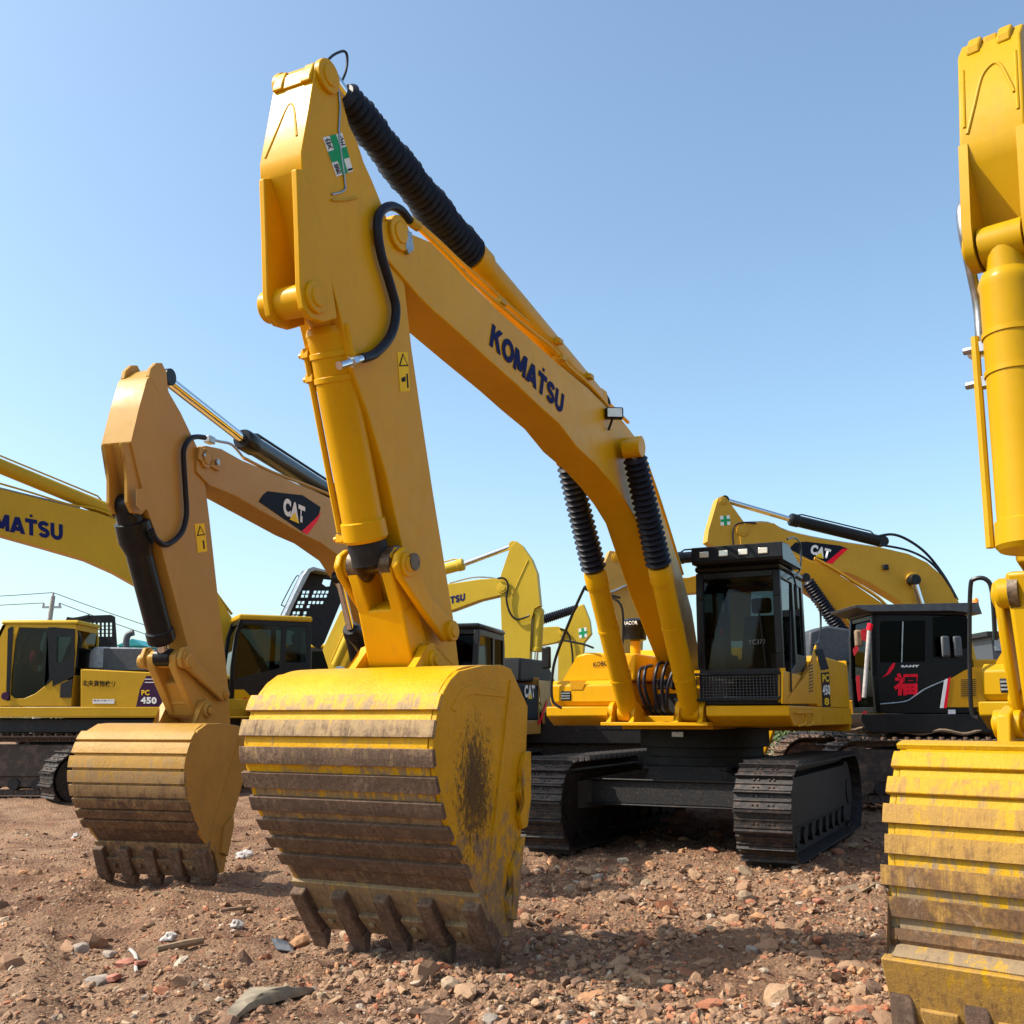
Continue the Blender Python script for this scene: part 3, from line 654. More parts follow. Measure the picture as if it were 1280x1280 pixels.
# boom
hb = .19
top = [(468, 288), (473, 275), (487, 276), (510, 290), (540, 303), (562, 325), (585, 350), (622, 387), (660, 420), (695, 452), (735, 485), (757, 507), (785, 535), (802, 556), (819, 613), (835, 662), (851, 712), (865, 763)]
bot = [(796, 651), (782, 627), (766, 605), (746, 582), (722, 560), (700, 531), (672, 506), (647, 482), (603, 443), (560, 404), (542, 389), (525, 372), (502, 345), (483, 323), (471, 305)]
prof = A.S(top, hb) + [(.85, 2.6), (.45, 2.05), (.75, 1.95), (1.35, 2.3)] + [(2.3, 3.05)] + A.S(bot, hb)
bmn = MB().prism(prof, -hb, hb).build('boom', 'yk', rt, .012, 3)
# boom edge plates
def edge_strip(parent, M, pts, v, w, name, m):   # narrow raised seam following an edge
    q = M.S3(pts, v); return MB().tube(q, w, 6).build(name, m, parent)
def boss(parent, c, v0, v1, r, m, name='pin_boss', r2=None):
    b = MB(); b.cyl((c[0], v0, c[1]), (c[0], v1, c[1]), r, 28); b.cyl((c[0], v0 - .012, c[1]), (c[0], v1 + .012, c[1]), r2 or r * .62, 20)
    return b.build(name, m, parent, .008)
bt = A.S([(497, 292)], hb)[0]; boss(bmn, bt, -hb - .03, hb + .03, .13, 'yk')
bl_ = A.S([(790, 559)], hb + .1)[0]; boss(bmn, bl_, -hb - .22, hb + .22, .115, 'yk')
b = MB(); b.prism(A.S([(508, 288), (514, 290), (517, 312), (511, 318), (507, 310)], hb + .03), hb, hb + .035); b.build('lock_plate', 'steel', bmn, .004)
K = A.S3([(611, 431), (702, 518), (615, 404)], hb); E_ = Vector(K[1]); O_ = Vector(K[0])
heavy('lettering', 'KOMATSU', K[0], K[1], K[2], 'navy', bmn, .005)
q = Vector(K[1]) - O_; p = O_ + q * .665 + (Vector(K[2]) - O_) * 1.13
flat('lettering_dot', [p, p + q * .028, p + q * .028 + (Vector(K[2]) - O_) * .15, p + (Vector(K[2]) - O_) * .15], 'navy', bmn, .005, NY)
# pipes on top of the boom
for vv, pl in ((hb - .03, [(510, 272), (535, 296), (560, 320), (590, 352), (625, 382), (665, 415), (690, 435), (712, 460), (735, 480), (760, 508), (790, 545), (803, 566), (822, 618), (838, 668), (853, 718)]),
               (-.02, [(600, 322), (645, 372), (683, 416), (704, 434), (725, 458), (742, 478), (760, 503), (785, 528)]), (hb - .10, [(520, 278), (548, 302), (573, 326), (603, 352), (640, 386), (680, 420), (700, 440), (722, 464)])):
    hose('oil_pipe', A.S3(pl, vv), .021, 'yk', bmn, 4)
for px in ((623, 379), (695, 428), (699, 449), (734, 472)):
    c = Vector(A.S3([px], hb - .05)[0]); b = MB(); b.box(c - Vector((.05, .06, .02)), c + Vector((.05, .06, .03))); bolt(b, c + Vector((0, 0, .03)), (0, 0, 1), .018, .03); b.build('pipe_clamp', 'yk2', bmn, .006)
hose('hose', A.S3([(745, 487), (754, 492), (760, 503), (757, 510)], .05), .03, 'rubber', bmn)
# boom lamp
c = Vector(A.S3([(768, 517)], hb + .10)[0]); fa_, sa_ = Vector((.86, .50, -.05)), Vector((-.50, .86, 0))
def lbx(mb, d0, d1, w_, h0, h1):
    mb.hull8([c + fa_ * d + sa_ * y + Vector((0, 0, z)) for z in (h0, h1) for d, y in ((d0, -w_), (d1, -w_), (d1, w_), (d0, w_))])
lp = MB(); lbx(lp, -.06, .03, .095, -.058, .068); lp = lp.build('work_lamp', 'black', bmn, .015)
b = MB(); lbx(b, .03, .036, .078, -.042, .052); b.build('lamp_lens', 'lamp', lp)
b = MB(); b.cyl(c + Vector((0, -.02, -.05)), c + Vector((-.02, -.08, -.17)), .014, 8); b.build('lamp_bracket', 'black', lp)
# arm
ha = .17
armL = [(395, 82), (404, 76), (413, 80), (420, 92), (423, 112), (428, 135), (436, 155), (447, 178), (455, 203), (465, 225), (480, 262), (492, 300), (505, 350), (514, 431), (527, 520), (542, 619), (552, 680), (561, 736), (567, 774), (574, 833), (556, 838), (538, 825), (522, 760), (503, 684), (483, 594), (461, 520), (441, 464), (428, 405), (409, 330), (390, 250), (378, 212), (377, 190), (386, 138)]
arm = MB().prism(A.S(armL, ha), -ha, ha).build('arm', 'yk', rt, .012, 3)
lug = A.S([(370, 211), (378, 211), (388, 240), (411, 330), (421, 398), (404, 403), (388, 398), (379, 386), (375, 360), (373, 290)], ha)
for v in (ha - .035, -ha + .045): b = MB(); b.prism(lug, v - .004, v + .04); b.build('cylinder_bracket', 'yk', arm, .008)
lc = A.S([(393, 372)], ha)[0]; boss(arm, lc, -ha - .04, ha + .03, .105, 'yk')
for va_, vb_ in ((-ha - .03, -ha + .02), (ha - .02, ha + .03)): boss(arm, A.S([(408, 96)], ha)[0], va_, vb_, .115, 'yk')
# top casting ribs on the arm nose and the arched weld
fn = lambda pts, u: A.F3(pts, u)
nose = A.S([(391, 98)], ha)[0]
b = MB()
for v in (-.155, .075): b.prism([(nose[0] - .2, nose[1] - .02), (nose[0] + .012, nose[1] - .01), (nose[0] + .012, nose[1] + .03), (nose[0] - .03, nose[1] + .145), (nose[0] - .2, nose[1] + .155)], v, v + .08)
b.prism([(nose[0] - .2, nose[1] - .02), (nose[0] + .006, nose[1] - .01), (nose[0] - .02, nose[1] + .10), (nose[0] - .2, nose[1] + .11)], -.09, .09); b.build('nose_lug', 'yk', arm, .014, 3)
P0, P1 = A.S([(391, 115), (378, 188)], ha)
arch = []
for t, v in ((.95, -.13), (.5, -.07), (.2, -.03), (.1, .0), (.2, .04), (.6, .09), (.72, .105)):
    arch.append((P0[0] + (P1[0] - P0[0]) * t + .002, v, P0[1] + (P1[1] - P0[1]) * t))
hose('reinforcing_rib', arch, .011, 'yk', arm, 6, 8)
C = A.S3([(403, 172), (427, 166), (441, 214), (420, 221)], ha)
safety(arm, C, NY, '安全第一')
hose('grease_line', A.S3([(423, 108), (425, 135), (424, 170), (431, 225), (430, 238), (415, 243)], ha + .008), .007, 'steel', arm, 4, 6)
hose('grease_line', A.S3([(415, 250), (430, 250), (446, 247)], ha + .008), .009, 'yk2', arm, 4, 6)
hose('hose', A.S3([(409, 76), (418, 68), (430, 64), (434, 72), (432, 90), (424, 108)], 0), .010, 'black', arm, 6, 8)
hz = A.S3([(512, 276), (500, 262), (486, 258), (474, 268), (472, 288), (477, 320), (489, 360), (495, 388), (489, 418), (470, 441), (452, 448)], ha + .05)
hose('hose', hz, .034, 'rubber', arm, 6, 12)
b = MB(); q = A.S3([(452, 448), (424, 457)], ha + .05); b.cyl(q[0], q[1], .028, 12); b.cyl(Vector(q[0]).lerp(Vector(q[1]), .3), Vector(q[0]).lerp(Vector(q[1]), .5), .04, 6); b.build('hose_fitting', 'chrome', arm)
b = MB(); q = A.S3([(512, 276), (522, 283)], ha + .05); b.cyl(q[0], q[1], .042, 8); b.build('hose_fitting', 'yk2', arm)
# warning stickers
W = A.S3([(496, 440), (509, 440), (512, 489), (500, 490)], ha); st = flat('warning_sticker', W, 'lemon', arm, .004, NY)
tr = [lerp3(W, a, b_) for a, b_ in ((.5, .03), (.97, .36), (.03, .36))]; flat('warning_triangle', tr, 'blk', st, .006, NY)
tr = [lerp3(W, a, b_) for a, b_ in ((.5, .10), (.82, .33), (.18, .33))]; flat('warning_triangle', tr, 'lemon', st, .008, NY)
flat('pictogram', [lerp3(W, a, b_) for a, b_ in ((.72, .55), (.86, .55), (.86, .92), (.72, .92))], 'blk', st, .006, NY)
flat('pictogram', [lerp3(W, a, b_) for a, b_ in ((.2, .66), (.6, .62), (.6, .74), (.2, .76))], 'blk', st, .006, NY)
# bucket cylinder on the front of the arm
ax_ = A.S([(393, 372), (408, 408), (458, 676), (469, 705)], 0)
Pq = [(p_[0], 0, p_[1]) for p_ in ax_]
cylr = .142
d = (Vector(Pq[2]) - Vector(Pq[1])).normalized(); L = (Vector(Pq[2]) - Vector(Pq[1])).length
b = MB(); b.lathe(Pq[1], Pq[2], [(0, .09), (.004, cylr * .93), (.02, cylr), (.035, cylr * 1.05), (.05, cylr), (.9, cylr), (.905, cylr * 1.10), (.985, cylr * 1.12), (1, cylr * 1.0)], 36)
b.cyl(Pq[0], Vector(Pq[1]) + d * .05, .10, 20); b.cyl(Vector(Pq[0]) - Vector((0, .115, 0)), Vector(Pq[0]) + Vector((0, .115, 0)), .125, 24)
bc = b.build('bucket_cylinder', 'yk', rt)
b = MB(); b.lathe(Pq[2], Vector(Pq[2]) + d * .16, [(0, cylr * .92), (.3, cylr * .98), (.6, cylr * .9), (1, cylr * .9)], 28); b.cyl(Pq[2], Pq[3], .085, 20); b.build('rod_seal', 'blackm', bc)
for t in (.13, .24, .99):
    b = MB(); c = Vector(Pq[1]) + d * L * t
    if t < .9: b.lathe(c - d * .02, c + d * .02, [(0, cylr), (.01, cylr * 1.06), (.99, cylr * 1.06), (1, cylr)], 30)
    c = Vector(Pq[1]) + d * L * t + Vector((.07, -.145, 0)); b.box(c - Vector((.03, .04, .03)), c + Vector((.03, .02, .03))); bolt(b, c + Vector((0, -.04, 0)), (0, -1, 0), .02, .03); b.build('clamp_band', 'yk', bc, .004)
o1 = Vector((.075, -.155, 0)); b = MB(); b.tube([Vector(Pq[1]) + d * L * .10 + o1, Vector(Pq[1]) + d * L * .96 + o1], .022, 8); o2 = Vector((0.02, .17, 0)); b.tube([Vector(Pq[1]) + d * .02 + o2, Vector(Pq[1]) + d * L * .14 + o2, Vector(Pq[1]) + d * L * .16 + o2 + Vector((0, .03, 0))], .028, 8)
b.build('oil_pipe', 'yk', bc)
# linkage
pin = A.S([(469, 706)], 0)[0]
bkpin = A.S([(541, 826)], .28)[0]; bkpin = (bkpin[0] + .0, bkpin[1])
q = [(pin[0], pin[1]), bkpin]; dv = Vector((q[1][0] - q[0][0], q[1][1] - q[0][1])); Ln = dv.length; dv /= Ln; nv = Vector((-dv.y, dv.x))
if nv.x < 0: nv = -nv
def LK(s, o): r_ = Vector(q[0]) + dv * s + nv * o; return (r_.x, r_.y)
b = MB()
b.prism([LK(.30, .10), LK(Ln - .1, .13), LK(Ln, .12), LK(Ln + .1, 0), LK(Ln, -.11), LK(.30, -.10)], -.17, .20)
for va, vb in ((-.17, -.075), (.105, .20)): b.prism([LK(.34, .10), LK(.0, .12), LK(-.09, .08), LK(-.12, 0), LK(-.09, -.08), LK(0, -.12), LK(.34, -.10)], va, vb)
b.cyl((bkpin[0], -.26, bkpin[1]), (bkpin[0], .29, bkpin[1]), .10, 24)
lk = b.build('bucket_link', 'yk', rt, .025, 3)
b = MB(); b.cyl((pin[0], -.30, pin[1]), (pin[0], .33, pin[1]), .06, 24)
for va, vb in ((-.17, -.06), (.09, .20)): b.lathe((pin[0], va - .004, pin[1]), (pin[0], vb, pin[1]), [(0, .10), (0.1, .122), (.9, .122), (1, .10)], 24)
b.build('linkage_pin', 'grease', lk)
piv = A.S([(560, 789)], .27)[0]; pe = A.S([(506, 706)], .27)[0]
for v, nm in ((.235, 1), (-.27, 0)):
    p_a = Vector((pin[0], pin[1])) if v < 0 else Vector(pe); p_b = Vector(piv); dd = (p_b - p_a); n2 = Vector((-dd.y, dd.x)).normalized()
    if n2.x < 0: n2 = -n2
    mid = p_a.lerp(p_b, .5) + n2 * .035
    pl = [tuple(x) for x in [p_a + Vector(( .12 * math.cos(t), .12 * math.sin(t))) for t in [math.radians(k) for k in range(20, 221, 25)]]]
    pl = [tuple(p_a + n2 * .12), tuple(p_a + n2 * .09 - dd.normalized() * .09), tuple(p_a - dd.normalized() * .12), tuple(p_a - n2 * .09 - dd.normalized() * .09), tuple(p_a - n2 * .12), tuple(mid - n2 * .075), tuple(p_b - n2 * .1), tuple(p_b + dd.normalized() * .1), tuple(p_b + n2 * .1), tuple(mid + n2 * .085)]
    b = MB(); b.prism(pl, v, v + .055); lv = b.build('lever', 'yk', rt, .02, 3)
    boss(lv, tuple(p_a), v - .015, v + .075, .085, 'yk'); boss(lv, tuple(p_b), v - .01, v + .09, .075, 'yk')
# bucket
vb0, vb1 = -.60, .80
wrap = A.S([(610, 831), (585, 833), (571, 839), (560, 850), (552, 864), (546, 880), (539, 917), (538, 946), (544, 980), (554, 1024), (567, 1055), (580, 1082), (596, 1119)], vb1)
side = A.S([(636, 836), (624, 831), (600, 832), (571, 839), (560, 850), (552, 864), (546, 880), (539, 917), (538, 946), (544, 980), (554, 1024), (567, 1055), (580, 1082), (596, 1119), (606, 1138), (624, 1172), (638, 1170), (640, 1110), (649, 1036), (655, 939), (657, 883)], vb1)
spot = A.S([(590, 985)], vb1)[0]
MT['bkA'] = bucketmat('worn_yellow_bucket', (.70, .36, .004), 1.70, -.3)
MT['bkAs'] = bucketmat('worn_yellow_bucket_side', YK, 2.2, -.9, spot=(spot[0], spot[1], .55), bias=-.16)
MT['bkAw'] = bucketmat('worn_bucket_strips', (.70, .36, .004), 1.80, .75, bias=.09, steel=(.24, .19, .15), mud=(.17, .105, .075))
MT['bkAl'] = bucketmat('worn_bucket_lip', (.60, .34, .01), 2.6, -1.9, mud=(.18, .11, .06), bias=-.07); MT['bkAt'] = bucketmat('worn_bucket_teeth', (.40, .25, .06), 1.2, -.4, steel=(.24, .17, .12), mud=(.19, .12, .085), bias=.06)
ear = [(bkpin[0] + .14, bkpin[1] + .02)] + [(bkpin[0] + .125 * math.cos(math.radians(a)), bkpin[1] + .125 * math.sin(math.radians(a))) for a in (30, 60, 90, 120, 150)] + [(bkpin[0] - .3, bkpin[1] - .12), (bkpin[0] - .5, bkpin[1] - .22), (bkpin[0] + .42, bkpin[1] - .20)]
ear = [(bkpin[0] + .125 * math.cos(math.radians(a)), bkpin[1] + .125 * math.sin(math.radians(a))) for a in (20, 55, 90, 125, 160)] + [(bkpin[0] - .45, 1.90), (bkpin[0] + .34, 1.84), (bkpin[0] + .2, 1.96)]
bk = bucket(rt, wrap, side, vb0, vb1, 'bkA', 'bkAs', nstrip=8, s0=.69, pitch=.166, sw=.102, ears=(ear, (-.245, .245), 'yk', bkpin), mstrip='bkAw', mlip='bkAl', mtooth='bkAt', tooth_dir=(-.27, -.33), lip=.35, tip=.15)
side_cutter(bk, A.S([(649, 940), (655, 939), (655, 1000), (651, 1033), (645, 1036), (641, 1020), (647, 1006), (641, 990), (645, 975), (644, 960)], vb1), vb1, 'bkAs')
side_cutter(bk, A.S([(644, 1048), (648, 1045), (643, 1090), (637, 1150), (630, 1148), (627, 1125), (634, 1112), (632, 1085), (638, 1070)], vb1), vb1, 'bkAs')
b = MB(); b.prism(A.S([(634, 850), (638, 850), (608, 1118), (603, 1118)], vb1), vb1 + .012, vb1 + .03); b.build('side_rib', 'bkAs', bk)
b = MB(); b.prism(A.S([(573, 862), (585, 856), (628, 862), (627, 872), (588, 868), (576, 874), (566, 890), (560, 886)], vb1), vb1 + .012, vb1 + .024); b.build('side_reinforcement', 'bkAs', bk, .004)
# lift cylinders
def liftcyl(rt, M, foot, head, topc, v, mb='yk', r=.125, bm_='rubber', boot=True, pipe=1):
    fo = foot; fr = cylinder_unit(rt, (fo[0], v, fo[1]), (head[0], v, head[1]), (topc[0], v, topc[1]), r, .06, mb, 'chrome', 'lift_cylinder', boot, pipe=pipe, bootm=bm_)
    return fr
for v, f_, h_, t_ in ((.37, (862, 893), (824, 708), (791, 561)), (-.42, (789, 893), (749, 712), (712, 600))):
    fo, he, to = A.S([f_, h_, t_], v) if v > 0 else near_c
    near_c = (fo, he, to)
    fo2 = (1.78, 1.66); liftcyl(rt, A, fo2, he, (he[0] + (he[0] - fo2[0]) * .78, he[1] + (he[1] - fo2[1]) * .78) if False else (to[0], to[1]), v)
# arm cylinder above the boom
q = A.S([(742, 500), (586, 319), (428, 118), (412, 96)], 0)
P3 = [(p_[0], 0, p_[1]) for p_ in q]
d = (Vector(P3[1]) - Vector(P3[0])); b = MB(); b.lathe(P3[0], P3[1], [(0, .08), (.02, .13), (.04, .145), (.93, .145), (.935, .165), (1, .16)], 32)
ac = b.build('arm_cylinder', 'yk', rt)
b = MB(); n = 64; b.lathe(P3[1], P3[2], [(i / n, (.168 if i % 2 else .128) * (1 + .05 * math.sin(i * .37) + .03 * math.sin(i * 1.13)) * (1 - .25 * i / n)) for i in range(n + 1)], 24); b.build('bellows_boot', 'rubber', ac)
b = MB(); b.cyl(P3[2], P3[3], .06); b.build('rod', 'chrome', ac)
b = MB(); up = Vector((0, 0, .165)); b.tube([Vector(P3[0]).lerp(Vector(P3[1]), t) + up * k for t, k in ((.02, .9), (.35, 1.12), (.95, 1.12), (1, 1))], .024, 8); b.build('oil_pipe', 'yk', ac)
b = MB(); c = Vector(P3[1]) + Vector((-.02, 0, .15)); b.box(c - Vector((.05, .06, .03)), c + Vector((.05, .06, .06))); b.build('port_block', 'yk', ac, .008)
b = MB(); c = Vector(P3[0]); b.prism([(c.x + .18, c.z - .22), (c.x + .08, c.z + .1), (c.x - .08, c.z + .1), (c.x - .2, c.z - .35)], -.13, .13); b.build('cylinder_bracket', 'yk', bmn, .01)
# hoses between the lift cylinders
for i, (x0, z0_, x1) in enumerate(((800, 838, 815), (807, 836, 820), (822, 832, 828), (832, 832, 836), (843, 836, 838))):
    pa = A.F3([(x0, z0_)], 1.55)[0]; pb = A.F3([(x1, 895)], 1.45)[0]
    hose('hydraulic_hose', [(1.3, pa[1], pa[2] + .05), pa, (1.62, (pa[1] * .6 + pb[1] * .4) - .03, (pa[2] + pb[2]) / 2 + .05), (1.5, pb[1] - .01, pb[2] + .06), (1.2, pb[1] + .05, pb[2])], .022, 'rubber', rt, 6, 8)
b = MB()
for i in range(5): b.box((1.18, -.22 + i * .09, 1.95), (1.32, -.17 + i * .09, 2.08))
b.box((.7, -.28, 1.62), (1.25, .2, 1.9)); b.build('swing_motor', 'blackm', rt, .02)
# cab
cu1, cu0 = 1.82, .40
(cvl, czt), (cvr, czb) = A.Fr([(868, 712), (982, 883)], cu1)
czb = 1.745; czt = A.Fr([(920, 704)], cu1)[0][1]
cb = cab(rt, cu0, cu1, cvl, cvr, czb, czt, low='yk', sl=.05, split=.45, lowz=.5)
NF = (1, 0, 0)
q = A.F3([(868, 882), (874, 882), (874, 838), (868, 838)], cu1 + .006); 
for a_ in (((868, 874), (875, 874)), ):
    flat('cab_corner_panel', A.F3([(868, 876), (875, 876), (875, 838), (868, 838)], cu1), 'yk', cb, .01, NF)
flat('cab_corner_panel', A.F3([(973, 878), (982, 878), (982, 835), (973, 835)], cu1), 'yk', cb, .012, NF)
# yellow side sweep with louvres
sw_ = A.S([(976, 880), (976, 838), (990, 842), (1003, 846), (1009, 838), (1014, 820), (1018, 806), (1019, 880)], cvr)
b = MB(); b.prism(sw_, cvr + .002, cvr + .03); sw2 = b.build('cab_lower_panel', 'yk', cb, .008)
# front guard of wire mesh
g = A.F3([(866, 836), (975, 828), (975, 876), (866, 882)], cu1 + .10)
g = [Vector(x) for x in g]; zt, zb = 2.10, 1.80
ga, gb = g[0].y, g[1].y
fr_ = [(cu1 + .1, ga, zt), (cu1 + .1, gb, zt), (cu1 + .1, gb, zb + .05), (cu1 + .1, gb - .05, zb), (cu1 + .1, ga + .05, zb), (cu1 + .1, ga, zb + .05), (cu1 + .1, ga, zt)]
gz_t, gz_b = zt, zb
b = MB(); b.tube([Vector(x) for x in fr_], .017, 8); gd = b.build('front_guard', 'black', cb)
b = MB(); n = 26
for i in range(1, n): y = ga + (gb - ga) * i / n; b.box((cu1 + .098, y - .0025, zb), (cu1 + .102, y + .0025, zt))
for i in range(1, 9): z = zb + (zt - zb) * i / 9; b.box((cu1 + .094, ga, z - .0025), (cu1 + .098, gb, z + .0025))
b.build('guard_mesh', 'dark', gd)
b = MB(); b.box((cu1 - .01, cvl + .04, 2.12), (cu1 + .012, cvr - .04, 2.16)); b.build('window_bar', 'black', cb)
text('lettering', 'YC372', *[A.F3([p_], cu1 + .0)[0] for p_ in ((936, 806), (957, 805), (936, 800))], 'chalk', cb, .0, .02)
hose('wiper', [(cu1 + .02, cvr - .2, 2.18), (cu1 + .035, cvr - .22, 2.5), (cu1 + .02, cvr - .25, 2.85)], .009, 'black', cb, 3, 6)
# roof visor with lamps
ztop = czt
b = MB(); b.prism([(cu1 + .20, ztop - .02), (cu1 + .22, ztop + .02), (cu1 + .20, ztop + .19), (cu1 - .15, ztop + .21), (cu1 - .9, ztop + .02), (cu1 - .9, ztop)], cvl + .03, cvr + .1); vs = b.build('roof_visor', 'black', cb, .01)
for i in range(4):
    y = cvl + .02 + (cvr - cvl - .1) * (i + .35) / 3.9; b = MB(); b.box((cu1 + .20, y + .03, ztop + .06), (cu1 + .228, y + .14, ztop + .13)); b.build('roof_lamp', 'lamp', vs, .008)
# side mirror, rails, grab irons
hose('handrail', A.S3([(1017, 806), (1024, 800), (1026, 780), (1024, 758), (1015, 750)], cvr + .05), .014, 'black', cb, 5, 8)
hose('handrail', A.S3([(985, 724), (998, 716), (1001, 700), (1000, 680), (993, 672), (984, 674)], cvr + .08), .012, 'black', cb, 5, 8)
b = MB(); c = Vector(A.S3([(996, 748)], cvr + .12)[0]); b.box(c - Vector((.04, .02, .14)), c + Vector((.08, .02, .14))); b.build('side_mirror', 'black', cb, .015)
hose('mirror_arm', [c + Vector((0, 0, .14)), c + Vector((.1, -.03, .3)), c + Vector((.3, -.14, .34))], .012, 'black', cb, 4, 8)
hose('door_grab_rail', A.S3([(987, 735), (988, 800), (989, 865)], cvr + .045), .011, 'black', cb, 3, 8)
for dx in (0, 9): hose('grab_handle', A.S3([(997 + dx, 891), (1005 + dx, 891), (1007 + dx, 896), (1006 + dx, 905), (999 + dx, 907)], 1.60), .012, 'yk', dk, 4, 8)
# striped model decal on the side cover
for i, (a_, b_) in enumerate((((1019, 811), (1023, 821)), ((1023, 824), (1027, 835)))):
    pass
D = A.S3([(1026, 841), (1036, 840), (1038, 883), (1028, 884)], 1.53); dd_ = flat('model_decal', D, 'blk', sb, .004, NY)
text('lettering', 'PC', *[lerp3(D, a, b_) for a, b_ in ((.1, .28), (.9, .28), (.1, .05))], 'lemon', dd_, .03, .008)
text('lettering', '450', *[lerp3(D, a, b_) for a, b_ in ((.05, .66), (.98, .66), (.05, .36))], 'white', dd_, .04, .008)
flat('stripe_decal', A.S3([(1019, 812), (1028, 811), (1036, 836), (1026, 838)], 1.53), 'decalbg', sb, .004, NY)
text('lettering', '8', *[lerp3(D, a, b_) for a, b_ in ((.2, .95), (.8, .95), (.2, .74))], 'lemon', dd_, .03, .008)
for k in range(9):
    y = 822 + k * 4; flat('louvre', A.S3([(1011, y + 10), (1016, y + 8), (1016, y + 9.6), (1011, y + 11.6)], cvr + .03), 'blackm', sw2, .003, NY)
# muffler / pre-cleaner, rails on the right side
p_ = A.F3([(794, 800)], .6)[0]
b = MB(); c = Vector((.6, p_[1], 2.40)); b.cyl(c, c + Vector((0, 0, .22)), .07, 20); b.build('intake_pipe', 'yk', rt)
b = MB(); b.lathe(c + Vector((0, 0, .22)), c + Vector((0, 0, .52)), [(0, .10), (.05, .15), (.55, .16), (.6, .17), (.9, .17), (1, .12)], 28); pc = b.build('pre_cleaner', 'black', rt)
text('lettering', 'RACOR', c + Vector((.165, -.10, .43)), c + Vector((.165, .10, .43)), c + Vector((.165, -.10, .48)), 'white', pc, .02, .01)
R3 = A.F3([(702, 885), (691, 876), (690, 850), (697, 815), (728, 740), (736, 738), (757, 742)], 1.85)
R3 = [Vector(p) for p in R3]; R3[-1] += Vector((-.5, 0, 0)); handrail(rt, R3, .019)
R4 = [Vector(p) for p in A.F3([(690, 855), (690, 845), (684, 842), (706, 802), (740, 806)], 1.83)]
handrail(rt, [Vector(p) for p in A.F3([(755, 742), (776, 756), (779, 790), (777, 815)], 1.0)], .017)
hose('handrail', A.F3([(703, 800), (728, 805), (742, 810)], 1.5), .014, 'black', rt, 3, 8)
b = MB(); c = Vector(A.F3([(683, 822)], 1.85)[0]); b.box(c - Vector((.03, .06, .14)), c + Vector((.03, .06, .14))); b.build('rear_view_mirror', 'black', rt, .02)
text('lettering', 'KOBOREX', *A.F3([(742, 834), (773, 830), (742, 828)], 1.45), 'decalbg', rt, .02, .012)
flat('stripe_decal', A.F3([(713, 862), (728, 862), (733, 851), (713, 851)], 1.785), 'yo', rt, .004, NF)
flat('data_plate', A.F3([(840, 921), (854, 921), (854, 915), (840, 915)], 1.0), 'steel', rt, .004, NF)
# ============================================================ generic working gear traced on the machine's own plane
def gear(rt, M, hb, ha, mp, boomp, armp, pins=(), armpins=()):
    bo = MB().prism(boomp, -hb, hb).build('boom', mp, rt, .012, 3)
    ar = MB().prism(armp, -ha, ha).build('arm', mp, rt, .012, 3) if armp else None
    for c, r, e in pins: boss(bo, c, -hb - e, hb + e, r, mp)
    for c, r, e in armpins: boss(ar, c, -ha - e, ha + e, r, mp)
    return bo, ar
def pts2(a): return [(p[0], 0, p[1]) for p in a]
def barrel(rt, name, p0, p1, p2, r, m, rodm='chrome', rr=.05, boot=None, v=0.0, eyer=None, neck=1.12, pipe=True):
    p0, p1, p2 = [Vector((p[0], v, p[1])) for p in (p0, p1, p2)]
    b = MB(); b.lathe(p0, p1, [(0, r * .6), (.02, r * .92), (.05, r), (.9, r), (.91, r * neck), (.985, r * neck), (1, r * .95)], 24)
    b.cyl(p0 - Vector((0, r * .9, 0)), p0 + Vector((0, r * .9, 0)), eyer or r * .9, 20)
    o = b.build(name, m, rt)
    b = MB(); b.cyl(p1, p2, rr, 16); b.build('rod', rodm, o)
    b = MB(); b.cyl(p2 - Vector((0, rr * 1.5, 0)), p2 + Vector((0, rr * 1.5, 0)), rr * 1.5, 16); b.build('rod_eye', m, o, .005)
    if boot:
        n = 2 * max(8, int((p2 - p1).length / .07)); b = MB(); b.lathe(p1, p1.lerp(p2, .93), [(i / n, r * (1.15 if i % 2 else .92) * (1 - .12 * i / n)) for i in range(n + 1)], 20); b.build('bellows_boot', boot, o)
    if pipe:
        d = (p1 - p0); nn = Vector((-d.z, 0, d.x)).normalized(); nn = nn if nn.z > 0 else -nn
        MB().tube([p0 + d * .1 + nn * r, p0 + d * .13 + nn * (r + .05), p0 + d * .88 + nn * (r + .05), p0 + d * .93 + nn * r], .018, 8).build('oil_pipe', m, o)
    return o
